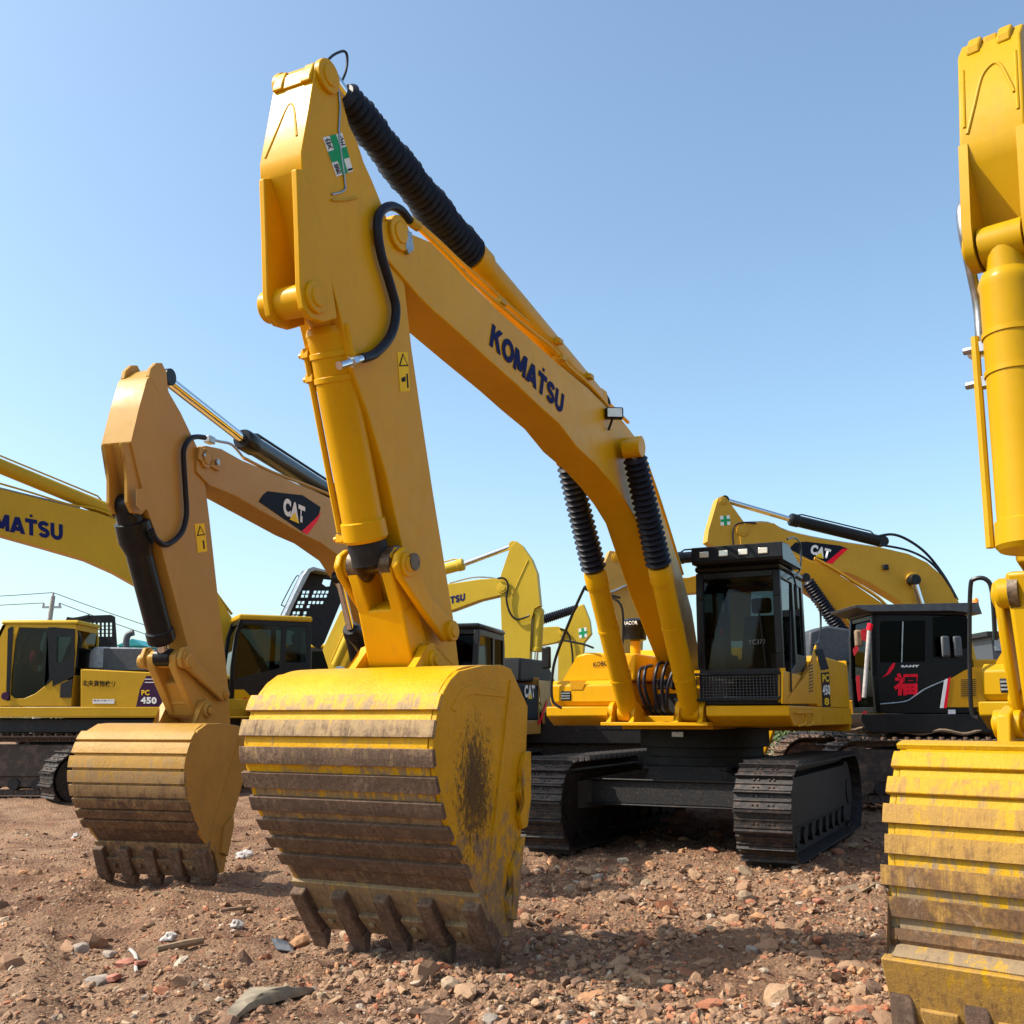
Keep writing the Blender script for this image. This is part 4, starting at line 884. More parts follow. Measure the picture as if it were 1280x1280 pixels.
# ============================================================ B : tan excavator on the left
B = place(260, 1058, .38, 7.6, .6, 15)
rt = root('excavator', 'tan excavator on the left with black cylinders, logo patch and clean tan bucket', 'excavator', B, group=EXG)
undercarriage(rt, 'track', 1.3, .6, 2.4, 1.05)
def cat_body(rt, M, mp):
    b = MB()
    for va, vb in ((-1.5, -.6), (.55, 1.5)): b.prism([(-2.5, 1.3), (1.5, 1.3), (1.66, 1.4), (1.66, 1.55), (-2.5, 1.55)], va, vb)
    b.box((-2.3, -.6, 1.3), (1.5, .55, 1.45))
    for v in (-.3, .25): b.prism([(-.6, 1.45), (.9, 1.45), (.5, 2.1), (.1, 2.1)], v - .03, v + .03)
    dk = b.build('deck', mp, rt, .012)
    b = MB(); b.prism([(-2.4, 1.56), (1.3, 1.56), (1.5, 1.7), (1.4, 2.0), (.2, 2.05), (-2.4, 2.15)], -1.48, -.5); b.build('tool_box', mp, rt, .03, 3)
    b = MB(); b.prism([(-2.4, 1.56), (.05, 1.56), (.05, 2.1), (-.1, 2.2), (-2.4, 2.2)], .58, 1.48); sc = b.build('side_cover', 'decalbg', rt, .03, 3)
    b = MB(); b.prism([(-2.6, 1.56), (-.7, 1.56), (-.7, 2.4), (-.9, 2.55), (-2.6, 2.5)], -1.2, .9); b.build('engine_hood', 'blackm', rt, .05, 3)
    b = MB(); b.prism([(-2.4, -1.5), (-2.4, 1.5)] + [(-2.4 - .75 * math.sin(math.radians(a)), 1.5 * math.cos(math.radians(a))) for a in range(0, 181, 15)], 1.3, 2.35, 'z'); b.build('counterweight', mp, rt, .05, 3)
    return dk, sc
dk, sc = cat_body(rt, B, 'yc')
MB().prism(B.S([(650, 852), (651, 822), (684, 826), (695, 853)], 1.38), .1, 1.38).build('rear_hood', 'blackm', rt, .04)
cbB = cab(rt, .0, 1.62, .52, 1.48, 1.56, 3.05, pillar='black', roof='black', gl='glassd', sl=.12, lowz=.5, split=.42)
hb, ha = .19, .165
def logo(parent, M, poly, redp, tx, v, name='CAT'):
    o = flat('logo_patch', M.S3(poly, v), 'decalbg', parent, .004, NY)
    flat('logo_red_edge', M.S3(redp, v), 'red', o, .005, NY)
    q = [Vector(p) for p in M.S3(tx, v)]
    text('lettering', name, q[0], q[1], q[2], 'white', o, .06, .008)
    a, b_, c_ = q; x, y = b_ - a, c_ - a
    flat('logo_triangle', [a + x * .30 - y * .12, a + x * .74 - y * .12, a + x * .52 + y * .42], 'lemon', o, .011, NY)
top = [(246, 570), (247, 560), (258, 557), (277, 561), (302, 575), (361, 600), (423, 627), (462, 652), (492, 695), (512, 770)]
bot = [(470, 790), (452, 735), (430, 700), (400, 678), (378, 668), (294, 620), (262, 607), (246, 590)]
T_ = B.S(top, hb)[:-1]; Bo = B.S(bot, hb)[1:]
bo, ar = gear(rt, B, hb, ha, 'yc', T_ + [(.8, 2.4), (.3, 1.9), (.7, 1.75), (1.3, 2.1)] + Bo, B.S([(184, 474), (190, 468), (196, 463), (203, 461), (207, 470), (211, 490), (226, 516), (238, 541), (247, 560), (257, 609), (262, 650), (268, 705), (275, 769), (281, 815), (286, 865), (288, 906), (262, 906), (252, 893), (240, 880), (234, 805), (215, 735), (201, 682), (184, 637), (171, 583), (164, 552), (174, 510)], ha),
              [(B.S([(256, 573)], hb)[0], .11, .03)], [])
b = MB()   # fork at the arm head
hd = B.S([(188, 476), (190, 466), (197, 459), (204, 459), (209, 470), (211, 492), (200, 500)], ha)
for v in (-ha, ha - .045): b.prism([(x + .02, z + .04) for x, z in hd], v - .002, v + .047)
b.build('head_fork', 'yc', ar, .01)
lug = B.S([(155, 553), (166, 553), (172, 585), (178, 607), (187, 622), (187, 634), (180, 643), (168, 641), (162, 628), (162, 600), (160, 575)], ha)
for v in (ha - .055, -ha + .075): b = MB(); b.prism([(x + .0, z) for x, z in lug], v - .003, v + .035); b.build('cylinder_bracket', 'yc', ar, .008)
flat('bracket_plate', B.S3([(168, 612), (178, 610), (184, 634), (176, 640), (168, 632)], ha + .04), 'yc', ar, .02, NY)
b = MB(); c = B.S([(251, 569)], hb)[0]; c2 = B.S([(267, 578)], hb)[0]
dv = Vector((c2[0] - c[0], c2[1] - c[1])).normalized(); nv = Vector((-dv.y, dv.x))
b.prism([tuple(Vector(c) + dv * x + nv * y) for x, y in ((-.08, -.07), (-.08, .07), (.34, .08), (.40, 0), (.34, -.08))], hb, hb + .03); pl = b.build('lock_plate', 'yc', bo, .01)
b = MB(); bolt(b, (c2[0], hb + .03, c2[1]), NY, .035, .03); bolt(b, (c[0], hb + .03, c[1]), NY, .02, .02); b.build('plate_bolt', 'steel', pl)
logo(bo, B, [(323, 627), (328, 619), (334, 614), (378, 619), (400.6, 634), (397, 649), (379.5, 666)], [(401, 640), (397, 651), (384, 668), (377, 664), (395, 647)], [(353, 643), (380, 655), (354, 621)], hb)
hose('hose', B.S3([(256, 547), (246, 546), (237, 549), (230, 562), (230, 582), (232, 614), (233, 645), (226, 667), (208, 681), (195, 674), (189, 662)], ha + .05), .028, 'rubber', ar, 6, 12)
hose('oil_pipe', B.S3([(258, 548), (275, 552), (290, 556), (305, 573)], .1), .016, 'steel', bo, 4, 8)
hose('oil_pipe', B.S3([(304, 572), (340, 590), (390, 609), (425, 625), (455, 646)], hb - .04), .02, 'yc', bo, 4, 8)
b = MB(); c = Vector(B.S3([(262, 550)], .12)[0]); b.box(c - Vector((.06, .04, .04)), c + Vector((.06, .04, .04))); b.build('hose_fitting', 'steel', bo, .01)
W = B.S3([(243, 655), (255, 654), (259, 689), (247, 691)], ha); st = flat('warning_sticker', W, 'lemon', ar, .004, NY)
tr = [lerp3(W, a, b_) for a, b_ in ((.5, .06), (.93, .42), (.07, .42))]; flat('warning_triangle', tr, 'blk', st, .006, NY)
tr = [lerp3(W, a, b_) for a, b_ in ((.5, .14), (.78, .38), (.22, .38))]; flat('warning_triangle', tr, 'lemon', st, .008, NY)
flat('pictogram', [lerp3(W, a, b_) for a, b_ in ((.6, .6), (.75, .6), (.75, .9), (.6, .9))], 'blk', st, .006, NY)
# cylinders
q = B.S([(430, 628), (302, 548), (205, 472)], 0)
ac = barrel(rt, 'arm_cylinder', q[0], q[1], q[2], .115, 'black', rr=.06)
q = B.S([(158, 632), (203, 803), (206, 822)], 0); bcy = barrel(rt, 'bucket_cylinder', q[0], q[1], q[2], .125, 'black', rr=.06, pipe=False)
b = MB(); q0, q1 = [Vector(p) for p in B.S3([(165, 650), (176, 700)], 0)]; b.lathe(q0, q1, [(0, .12), (.05, .17), (.5, .17), (.8, .13), (1, .12)], 24); b.build('port_collar', 'black', bcy)
hose('oil_pipe', B.S3([(163, 655), (150, 652), (148, 664), (160, 688), (170, 700)], -.12), .02, 'black', bcy, 5, 8)
for v in (.33, -.36): q = B.S([(462, 850), (438, 785), (424, 722)], v); barrel(rt, 'lift_cylinder', (1.4, 1.6), q[1], q[2], .11, 'black', rr=.055, v=v, pipe=False)
# linkage and bucket
pin = B.S([(208, 826)], 0)[0]; bp = B.S([(256, 888)], .22)[0]
dv = Vector((bp[0] - pin[0], bp[1] - pin[1])); Ln = dv.length; dv /= Ln; nv = Vector((-dv.y, dv.x)); nv = nv if nv.x > 0 else -nv
def LK(s, o): r_ = Vector(pin) + dv * s + nv * o; return (r_.x, r_.y)
b = MB(); b.prism([LK(.25, .05), LK(Ln * .6, .06), LK(Ln, .09), LK(Ln + .09, 0), LK(Ln, -.09), LK(.25, -.08)], -.11, .11)
for va, vb in ((-.17, -.08), (.08, .17)): b.prism([LK(Ln, .09), LK(.0, .11), LK(-.1, .05), LK(-.1, -.05), LK(0, -.1), LK(Ln, -.09)], va, vb)
b.cyl((bp[0], -.28, bp[1]), (bp[0], .28, bp[1]), .08, 20); lk = b.build('bucket_link', 'yc', rt, .02, 3)
b = MB(); b.cyl((pin[0], -.3, pin[1]), (pin[0], .3, pin[1]), .075, 24); b.build('linkage_pin', 'yc', lk, .01)
piv = B.S([(278, 868)], .2)[0]; pe = B.S([(230, 822)], .2)[0]
for v in (.19, -.24):
    p_a, p_b = Vector(pe), Vector(piv); dd = (p_b - p_a).normalized(); n2 = Vector((-dd.y, dd.x)); n2 = n2 if n2.x > 0 else -n2
    b = MB(); b.prism([tuple(p_a + x * dd + y * n2) for x, y in ((-.11, -.06), (-.11, .06), (-.03, .12), (.1, .09))] + [tuple(p_b + x * dd + y * n2) for x, y in ((-.02, .08), (.07, .05), (.07, -.05), (-.02, -.07))] + [tuple(p_a + x * dd + y * n2) for x, y in ((.1, -.05), (-.03, -.11))], v, v + .05)
    lv = b.build('lever', 'yc', rt, .015, 3); boss(lv, tuple(p_a), v - .012, v + .07, .09, 'yc'); boss(lv, tuple(p_b), v - .01, v + .07, .055, 'yc')
v0, v1 = -.60, .60
wrap = B.S([(275, 904), (257, 905), (246, 913), (237, 928), (231, 948), (229, 972), (232, 1000), (241, 1025), (250, 1044), (258, 1056)], v1)
side = B.S([(314, 911), (290, 906), (275, 904), (257, 905), (246, 913), (237, 928), (231, 948), (229, 972), (232, 1000), (241, 1025), (250, 1044), (258, 1056), (266, 1066), (272, 1092), (278, 1090), (289, 1022), (300, 980), (312, 945)], v1)
MT['bkB'] = bucketmat('tan_bucket', YC, 1.35, -.2, mud=(.12, .07, .05)); MT['bkBs'] = bucketmat('tan_bucket_side', YC, 3.2, -2.6, bias=-.22); MT['bkBw'] = bucketmat('tan_bucket_strips', YC, 1.40, .2, steel=(.30, .20, .11), mud=(.22, .13, .07), bias=.0)
MT['bkBl'] = bucketmat('tan_bucket_lip', YC, 1.9, -1.2, steel=(.30, .20, .11), mud=(.20, .13, .08))
bp_ear = [(bp[0] + .11 * math.cos(math.radians(a)), bp[1] + .11 * math.sin(math.radians(a))) for a in (20, 55, 90, 125, 160)] + [(bp[0] - .4, 1.47), (bp[0] + .3, 1.42), (bp[0] + .16, 1.55)]
bk = bucket(rt, wrap, side, v0, v1, 'bkB', 'bkBs', nstrip=8, s0=.47, pitch=.132, sw=.105, ears=(bp_ear, (-.21, .21), 'yc', bp), mstrip='bkBw', mlip='bkBl', mtooth='bkAt', tooth_dir=(-.20, -.40), lip=.27, tip=.12)
side_cutter(bk, B.S([(276, 1034), (286, 1020), (287, 1030), (279, 1070), (272, 1066)], v1), v1, 'bkBs')
b = MB(); b.prism(B.S([(297, 922), (299, 922), (262, 1045), (260, 1043)], v1), v1 + .012, v1 + .024); b.build('side_rib', 'bkBs', bk)
D = B.S3([(655, 850), (689, 850), (689, 905), (655, 905)], 1.48)
x = [Vector(p) for p in B.S3([(655, 872), (668, 872), (655, 856)], 1.485)]; text('lettering', 'CAT', x[0], x[1], x[2], 'white', sc, .05, .01)
flat('logo_triangle', [x[0] + (x[1] - x[0]) * a + (x[2] - x[0]) * b_ for a, b_ in ((.3, -.1), (.75, -.1), (.52, .4))], 'lemon', sc, .013, NY)
b = MB(); b.prism(B.S([(672, 850), (692, 852), (692, 905), (678, 905)], 1.49), 1.49, 1.51); b.build('side_panel', 'yc', sc, .005)
flat('stripe_decal', B.S3([(672, 905), (675, 905), (684, 880), (684, 874)], 1.52), 'red', sc, .006, NY)
# ============================================================ J : yellow excavator cut by the right edge
J = place(1105, 1200, .45, 6.1, -.75, 41)
rt = root('excavator', 'yellow excavator cut off by the right edge, nearest scraped yellow bucket', 'excavator', J, group=EXG)
undercarriage(rt, 'track', 1.33, .62, 2.5, 1.12)
upper_body(rt, J, 'yr')
ha, hb = .17, .19
E1 = J.S([(1197, 76), (1199, 185), (1214, 290), (1229, 400), (1244, 520), (1262, 700)], -ha)
armp = [(E1[0][0] - .10, E1[0][1] + .14), (E1[0][0], E1[0][1] + .02), E1[1], (E1[1][0] - .02, E1[1][1] - .12)] + [(p[0] - .12, p[1]) for p in E1[2:]] + [(3.95, 1.9), (3.55, 1.9), (3.75, 4.2), (3.98, 4.7), (E1[0][0] - .33, E1[0][1] - .45), (E1[0][0] - .22, E1[0][1] + .1)]
btip = (4.1, 4.35)
boomp = [(4.28, 4.35), (4.15, 4.55), (3.9, 4.55), (2.6, 4.65), (1.9, 4.45), (1.3, 3.6), (.85, 2.6), (.45, 2.05), (.75, 1.95), (1.5, 2.8), (2.1, 3.7), (3.9, 4.15)]
bo, ar = gear(rt, J, hb, ha, 'yr', boomp, armp, [(btip, .13, .04)], [])
b = MB()
for v in (-.12, .045): b.prism([(E1[0][0] - .16, E1[0][1] - .04), (E1[0][0] + .01, E1[0][1] + .0), (E1[0][0] + .01, E1[0][1] + .05), (E1[0][0] - .06, E1[0][1] + .14), (E1[0][0] - .16, E1[0][1] + .14)], v, v + .075)
b.box((E1[0][0] - .14, -.04, E1[0][1]), (E1[0][0] - .05, .04, E1[0][1] + .12)); b.build('nose_lug', 'yr', ar, .012)
P0, P1 = Vector(E1[0]), Vector(E1[1]); arch = []
for t, v in ((.88, -.125), (.6, -.085), (.3, -.04), (.2, .02), (.25, .06), (.45, .10), (.6, .125)): p = P0.lerp(P1, t); arch.append((p.x + .002, v, p.y))
hose('reinforcing_rib', arch, .010, 'yr', ar, 6, 8)
for v in (-.14, .14): MB().tube([(P0.lerp(P1, .15).x, v, P0.lerp(P1, .15).y), (P0.lerp(P1, .8).x, v, P0.lerp(P1, .8).y)], .01, 8).build('reinforcing_rib', 'yr', ar)
lgp = J.S([(1199, 183), (1207, 240), (1222, 316), (1228, 332)], -ha)
lug = lgp + [(lgp[3][0] - .02, lgp[3][1] - .06), (lgp[3][0] - .12, lgp[3][1] - .08), (lgp[2][0] - .2, lgp[2][1]), (lgp[1][0] - .2, lgp[1][1]), (lgp[0][0] - .1, lgp[0][1])]
lc = J.S([(1253, 298)], 0)[0]; cb_ = J.S([(1263, 345)], 0)[0]; ce = J.S([(1292, 690)], 0)[0]
d_ = Vector((ce[0] - cb_[0], 0, ce[1] - cb_[1])); p0 = Vector((cb_[0] + .06, 0, cb_[1])); p1 = p0 + d_
b = MB(); b.lathe(p0, p1, [(0, .09), (.01, .13), (.03, .142), (.05, .15), (.07, .142), (.9, .142), (.905, .155), (.985, .158), (1, .14)], 36); b.cyl(p0 + Vector((0, 0, .17)), p0 - Vector((0, 0, .03)), .10, 20); b.cyl(p0 + Vector((0, -.11, .17)), p0 + Vector((0, .11, .17)), .11, 24)
bcy = b.build('bucket_cylinder', 'yr', rt)
pc_ = (p0.x, p0.z + .17); lug = [E1[1], (pc_[0] + .125, pc_[1] + .10)] + [(pc_[0] + .125 * math.cos(math.radians(a)), pc_[1] + .125 * math.sin(math.radians(a))) for a in range(10, -171, -20)] + [(pc_[0] - .2, pc_[1] + .25), (E1[1][0] - .2, E1[1][1])]
lug[0] = (E1[1][0] + .004, E1[1][1] + .01)
for v in (-ha - .004, ha - .045): b = MB(); b.prism(lug, v, v + .05); l_ = b.build('cylinder_bracket', 'yr', ar, .01); boss(l_, pc_, v - .02 if v < 0 else v, v + .05, .085, 'yr')
for t in (.24, .38): b = MB(); c = p0 + d_ * t; dd = d_.normalized(); b.lathe(c - dd * .014, c + dd * .014, [(0, .142), (.01, .15), (.99, .15), (1, .142)], 30); b.build('clamp_band', 'yr', bcy)
for t in (.26, .39):
    c = p0 + d_ * t + Vector((.0, -.17, 0)); b = MB(); b.box(c - Vector((.03, .03, .03)), c + Vector((.03, .05, .03))); bolt(b, c + Vector((0, -.03, 0)), (0, -1, 0), .022, .05); b.build('hose_clamp', 'steel', bcy, .004)
o1 = Vector((.02, -.18, 0)); b = MB(); b.tube([p0 + d_ * .22 + o1, p0 + d_ * .98 + o1], .022, 8); b.build('oil_pipe', 'yr', bcy)
hose('hose', J.S3([(1207, 250), (1202, 262), (1204, 290), (1212, 330), (1222, 380), (1226, 425), (1229, 440)], -ha - .08), .028, 'steel', ar, 6, 12)
b = MB(); q = J.S3([(1216, 443), (1236, 441)], -ha - .1); b.cyl(q[0], q[1], .03, 12); b.build('hose_fitting', 'chrome', ar)
piv = J.S([(1252, 745)], -.26)[0]; pe = J.S([(1272, 875)], -.26)[0]
for v in (-.28, .23):
    p_a, p_b = Vector(piv), Vector(pe); dd = (p_b - p_a).normalized(); n2 = Vector((-dd.y, dd.x)); n2 = n2 if n2.x > 0 else -n2
    b = MB(); b.prism([tuple(p_a + x * dd + y * n2) for x, y in ((-.09, -.08), (-.09, .06), (0, .09), (.2, .1))] + [tuple(p_b + x * dd + y * n2) for x, y in ((-.02, .09), (.06, .06), (.08, -.05), (.0, -.1))] + [tuple(p_a + x * dd + y * n2) for x, y in ((.2, -.03), (0, -.12))], v, v + .05)
    lv = b.build('lever', 'yr', rt, .02, 3); boss(lv, tuple(p_a), v - .012, v + .07, .08, 'yr'); boss(lv, tuple(p_b), v - .01, v + .07, .06, 'yr')
pin = (piv[0] + .12, piv[1]); bp = (J.S([(1262, 905)], -.3)[0][0], J.S([(1262, 905)], -.3)[0][1])
b = MB(); b.prism([(pin[0] - .1, pin[1] + .1), (pin[0] + .1, pin[1] + .1), (bp[0] + .16, bp[1]), (bp[0] - .1, bp[1] - .05)], -.18, .18); b.cyl((pin[0], -.25, pin[1]), (pin[0], .25, pin[1]), .08, 20); lk = b.build('bucket_link', 'yr', rt, .025, 3)
b = MB(); b.cyl((pin[0], -.17, pin[1]), (pin[0], -.12, pin[1] ), .11, 24); b.build('linkage_pin', 'grease', lk)
v0, v1 = -.75, .72
wl = J.S([(1146, 929), (1131, 934), (1124, 946), (1119, 975), (1115, 1010), (1114, 1055), (1115, 1100), (1119, 1150), (1119, 1180), (1112, 1200)], v0)
wrap = [(wl[0][0] - .3, wl[0][1] - .01)] + wl
side = wrap + [(wl[-1][0] - .2, wl[-1][1] - .05), (wl[-1][0] - .75, wl[-1][1] + .1), (wl[0][0] - 1.0, wl[0][1] - .1)]
MT['bkJ'] = bucketmat('scraped_yellow_bucket', (.52, .29, .004), 1.5, -1.6); MT['bkJl'] = bucketmat('scraped_bucket_lip', (.56, .31, .006), 1.5, -1.6, mud=(.20, .10, .045), steel=(.28, .16, .06), bias=-.02); MT['bkJw'] = bucketmat('scraped_bucket_strips', (.52, .29, .006), 1.45, -.1, steel=(.30, .17, .06), mud=(.20, .10, .045), bias=.05)
ear = [(bp[0] + .1, bp[1] + .05), (bp[0] - .05, bp[1] + .1), (bp[0] - .12, bp[1]), (wl[0][0] - .32, wl[0][1] - .03), (wl[0][0] - .0, wl[0][1] - .03)]
bk = bucket(rt, wrap, side, v0, v1, 'bkJ', 'bkJ', nstrip=8, s0=.42, pitch=.148, sw=.092, ears=(ear, (-.3, .3), 'yr', bp), mstrip='bkJw', mlip='bkJl', mtooth='bkAt', tooth_dir=(-.12, -.5), lip=.34)
handrail(rt, J.F3([(1222, 898), (1214, 885), (1212, 800), (1213, 735), (1218, 724), (1232, 724), (1240, 740), (1244, 800)], 1.85), .02)
# ============================================================ C : yellow excavator facing left, raised hood (behind the gap of the two buckets)
NYm = (0, -1, 0)
BG = 'excavators standing further back'
C_ = Mach(-4.7, 22.9, 65, .22)
rt = root('excavator', 'yellow excavator behind the tan arm, black framed cab with yellow roof, hood raised', 'excavator', C_, group=BG)
undercarriage(rt, 'trackr', 1.3, .6, 2.3, 1.05)
b = MB(); b.prism([(-2.5, 1.5), (1.6, 1.5), (1.8, 1.6), (1.8, 1.75), (-2.5, 1.75)], -1.5, 1.5); b.box((-.8, -.8, 1.0), (.8, .8, 1.5)); b.build('deck', 'yk2', rt, .015)
b = MB(); b.prism([(-2.6, 1.75), (-.1, 1.75), (-.1, 2.3), (-2.6, 2.3)], .5, 1.5); b.build('side_cover', 'yk2', rt, .03)
b = MB(); b.prism([(-2.6, 1.75), (-.9, 1.75), (-1.0, 2.4), (-2.6, 2.4)], -1.4, .48); b.build('engine_block', 'blackm', rt, .05)
b = MB(); b.prism([(-.2, 1.75), (1.4, 1.75), (1.4, 2.1), (-.2, 2.1)], -1.45, -.5); b.build('tool_box', 'yk2', rt, .03)
cq = cab(rt, .12, 1.75, .40, 1.45, 1.76, 3.46, pillar='black', roof='yk2', gl='glass', sl=.14, lowz=.62, split=.36, roofh=.12)
flat('cab_corner_panel', C_.S3([(292, 889), (313, 889), (313, 870), (305, 862), (293, 862)], 1.46), 'yk', cq, .01, NY)
flat('cab_marker_light', C_.S3([(304, 883), (309, 883), (309, 872), (304, 872)], 1.47), 'red', cq, .008, NY)
bt_ = C_.S([(0, 611), (60, 626), (120, 640), (170, 658), (225, 698), (270, 739), (292, 776)], .19)
bb_ = C_.S([(262, 800), (235, 772), (205, 750), (173, 733), (141, 715), (105, 699), (50, 683), (0, 669)], .19)
u0 = bt_[0][0]
ext = [(u0 + 1.3, bb_[-1][1] + .05), (u0 + 1.5, bb_[-1][1] + .3), (u0 + 1.25, bt_[0][1] + .1)]
bo = MB().prism(bt_ + [(.6, 2.3), (.4, 1.9), (1.0, 1.9)] + bb_ + ext, -.19, .19).build('boom', 'yk2', rt, .012, 3)
q = C_.S3([(-46, 655), (78, 676), (-46, 634)], .19); heavy('lettering', 'KOMATSU', q[0], q[1], q[2], 'navy', bo, .006)
p = Vector(q[0]).lerp(Vector(q[1]), .665) + (Vector(q[2]) - Vector(q[0])) * 1.12; x = (Vector(q[1]) - Vector(q[0])) * .03; flat('lettering_dot', [p, p + x, p + x * .95 + (Vector(q[2]) - Vector(q[0])) * .16, p + (Vector(q[2]) - Vector(q[0])) * .16], 'navy', bo, .006, NY)
q = C_.S([(142, 641), (-60, 558), (-200, 500)], 0); barrel(rt, 'arm_cylinder', q[0], q[1], q[2], .15, 'yk2')
hose('oil_pipe', C_.S3([(-5, 603), (40, 616), (85, 630), (120, 636), (150, 648)], .17), .02, 'yk2', bo, 3, 8)
hose('oil_pipe', C_.S3([(-5, 609), (60, 625), (100, 635)], .05), .02, 'silverblue', bo, 3, 8)
hose('oil_pipe', C_.S3([(268, 738), (278, 752), (290, 768)], .0), .03, 'yk2', bo, 3, 8)
hd = C_.S([(348, 776), (352, 766), (374, 720), (378, 714), (384, 712), (410, 719), (420, 724), (428, 737), (426, 752), (405, 803), (398, 812)], -.2)
def sqr(x, y, w=3.9, h=3.6): return C_.S([(x, y), (x + w, y - .2), (x + w - .8, y + h), (x - .8, y + h)], -.2)
holes = [C_.S([(404, 724), (414, 725), (412, 733), (407, 733.5), (402, 730)], -.2)]
for y0, xs_ in ((738.5, (378, 383, 392, 397, 402, 407)), (743.5, (376.5, 381.5, 390, 395, 400, 405)), (751.5, (372, 377, 385.5, 390.5, 395.5, 400.5)), (756.5, (370, 375, 383.5)), (764.5, (366, 371, 379.5)), (769.5, (364, 369, 378))):
    holes += [sqr(x, y0) for x in xs_]
b = MB(); b.panel(hd, holes, -.22, -.16); hdo = b.build('raised_hood', 'blackm', rt)
b = MB(); b.prism(C_.S([(348, 776), (374, 720), (379, 714), (385, 711.5), (410, 718), (409, 720), (388, 716), (382, 718), (362, 757), (354, 776)], -.2), -.25, .25); b.build('hood_rim', 'silverblue', hdo, .01)
hose('hood_handrail', C_.S3([(374, 722), (370, 721), (353, 753), (353, 757), (357, 758)], -.28), .012, 'black', hdo, 3, 6)
b = MB(); c = Vector(C_.S3([(427, 838)], 1.2)[0]); b.lathe(c + Vector((0, -.2, 0)), c, [(0, .1), (.1, .09), (.8, .09), (1, .085)], 20); b.build('air_filter', 'white', rt)
# ============================================================ D : yellow excavator at the far left
D_ = Mach(-7.55, 20.1, 90, .2)
rt = root('excavator', 'yellow excavator at the left edge, its yellow side panel carrying dark writing', 'excavator', D_, group=BG)
for v in (-1.3, 1.3): tracks(rt, v, .6, -2.1, 2.5, 1.12, 'trackr', fm='muddy')
b = MB(); b.box((-2.0, -1.3, 1.13), (1.85, 1.35, 1.38)); b.box((-.9, -1.1, .5), (1.2, 1.1, 1.0)); b.lathe((.1, 0, .95), (.1, 0, 1.5), [(0, .9), (1, .9)], 30); b.build('cross_frame', 'under', rt, .02)
b = MB(); b.prism([(-2.2, 1.42), (1.9, 1.42), (1.95, 1.5), (1.95, 1.585), (-2.2, 1.585)], -1.5, 1.5); b.box((-2.2, 1.42, 1.40), (1.9, 1.5, 1.415)); b.build('deck', 'yk2', rt, .012)
s0_ = D_.S([(100, 884), (198, 884), (230, 884), (230, 841), (183, 840), (100, 836)], 1.48)
b = MB(); b.prism(s0_, -1.45, 1.47); sc = b.build('side_cover', 'yk2', rt, .02, 3)
b = MB(); b.prism(D_.S([(111, 836), (113, 812), (118, 808), (186, 810), (190, 837)], 1.0), -1.2, 1.0); b.build('engine_hood', 'silverblue', rt, .05, 3)
b = MB(); b.prism(D_.S([(128, 838), (129, 810), (186, 811), (188, 838)], 1.06), .9, 1.05); b.build('hood_side', 'dark', rt, .01)
for px_ in (154, 198): pass
hose('exhaust_stack', D_.S3([(158, 812), (158, 800), (161, 793), (167, 791)], .2), .06, 'dark', rt, 5, 12)
cD = cab(rt, .33, 1.9, .45, 1.47, 1.6, 3.14, pillar='yk2', roof='yp', gl='glass', sl=.2, roofh=.08,
         wins=[D_.S([(13, 868), (14, 845), (19, 800), (24, 784), (62, 785), (62, 848), (55, 858), (44, 867), (30, 873), (18, 873)], 1.47), D_.S([(68, 788), (92, 789), (92, 835), (66, 845)], 1.47)])
b = MB(); blk = D_.S([(60, 784), (70, 784), (70, 846), (56, 858), (62, 848)], 1.47); b.prism(blk, 1.44, 1.482); b.build('door_frame', 'black', cD, .004)
b = MB(); b.panel(D_.S([(66, 784), (94, 786), (93, 845), (66, 858)], 1.47), [D_.S([(72, 796), (89, 795), (89, 820), (80, 827), (71, 828)], 1.47)], 1.472, 1.485); b.build('window_frame', 'black', cD)
b = MB(); b.prism(D_.S([(76, 855), (91, 848), (89, 872), (75, 872)], 1.48), 1.475, 1.488); b.build('side_vent', 'blackm', cD)
q = D_.S3([(8, 876), (8, 862), (10, 786), (15, 783), (17, 784), (13, 862), (13, 876)], 1.48); flat('front_pillar', q, 'black', cD, .006, NY)
b = MB(); c = Vector(D_.S3([(7, 870)], 1.49)[0]); b.cyl(c, c + Vector((0, .02, 0)), .07, 20); b.build('marker_light', 'maroon', cD)
b = MB(); c = Vector(D_.S3([(46, 822)], .9)[0]); b.sphere(c, .13, (1, .7, 1.2)); b.build('seat_cover', 'cloth', cD)
q = D_.S3([(103, 857.5), (144, 858.5), (103, 850)], 1.475); text('lettering', '北央貨物株リ', q[0], q[1], q[2], 'blk', sc, .022, .006)
s_ = flat('side_sticker', D_.S3([(116, 879.5), (143, 879.5), (143, 874), (116, 874)], 1.472), 'white', sc, .004, NY)
q = D_.S3([(117, 876.8), (142, 876.8), (117, 874.6)], 1.472); text('lettering', '安全は全てに', q[0], q[1], q[2], 'maroon', s_, .02, .009)
s_ = flat('model_decal', D_.S3([(170, 884), (175, 861), (183, 845), (204, 845), (204, 884)], 1.472), 'maroon', sc, .005, NY)
for y in (848.5, 852.5): flat('stripe_decal', D_.S3([(181, y + 1), (204, y + 1), (204, y), (181.5, y)], 1.472), 'white', s_, .008, NY)
q = D_.S3([(177, 869), (187, 869), (177, 862.5)], 1.472); text('lettering', 'PC', q[0], q[1], q[2], 'lemon', s_, .03, .009)
q = D_.S3([(176, 879.5), (196, 880), (176, 871)], 1.472); text('lettering', '450', q[0], q[1], q[2], 'white', s_, .05, .009)
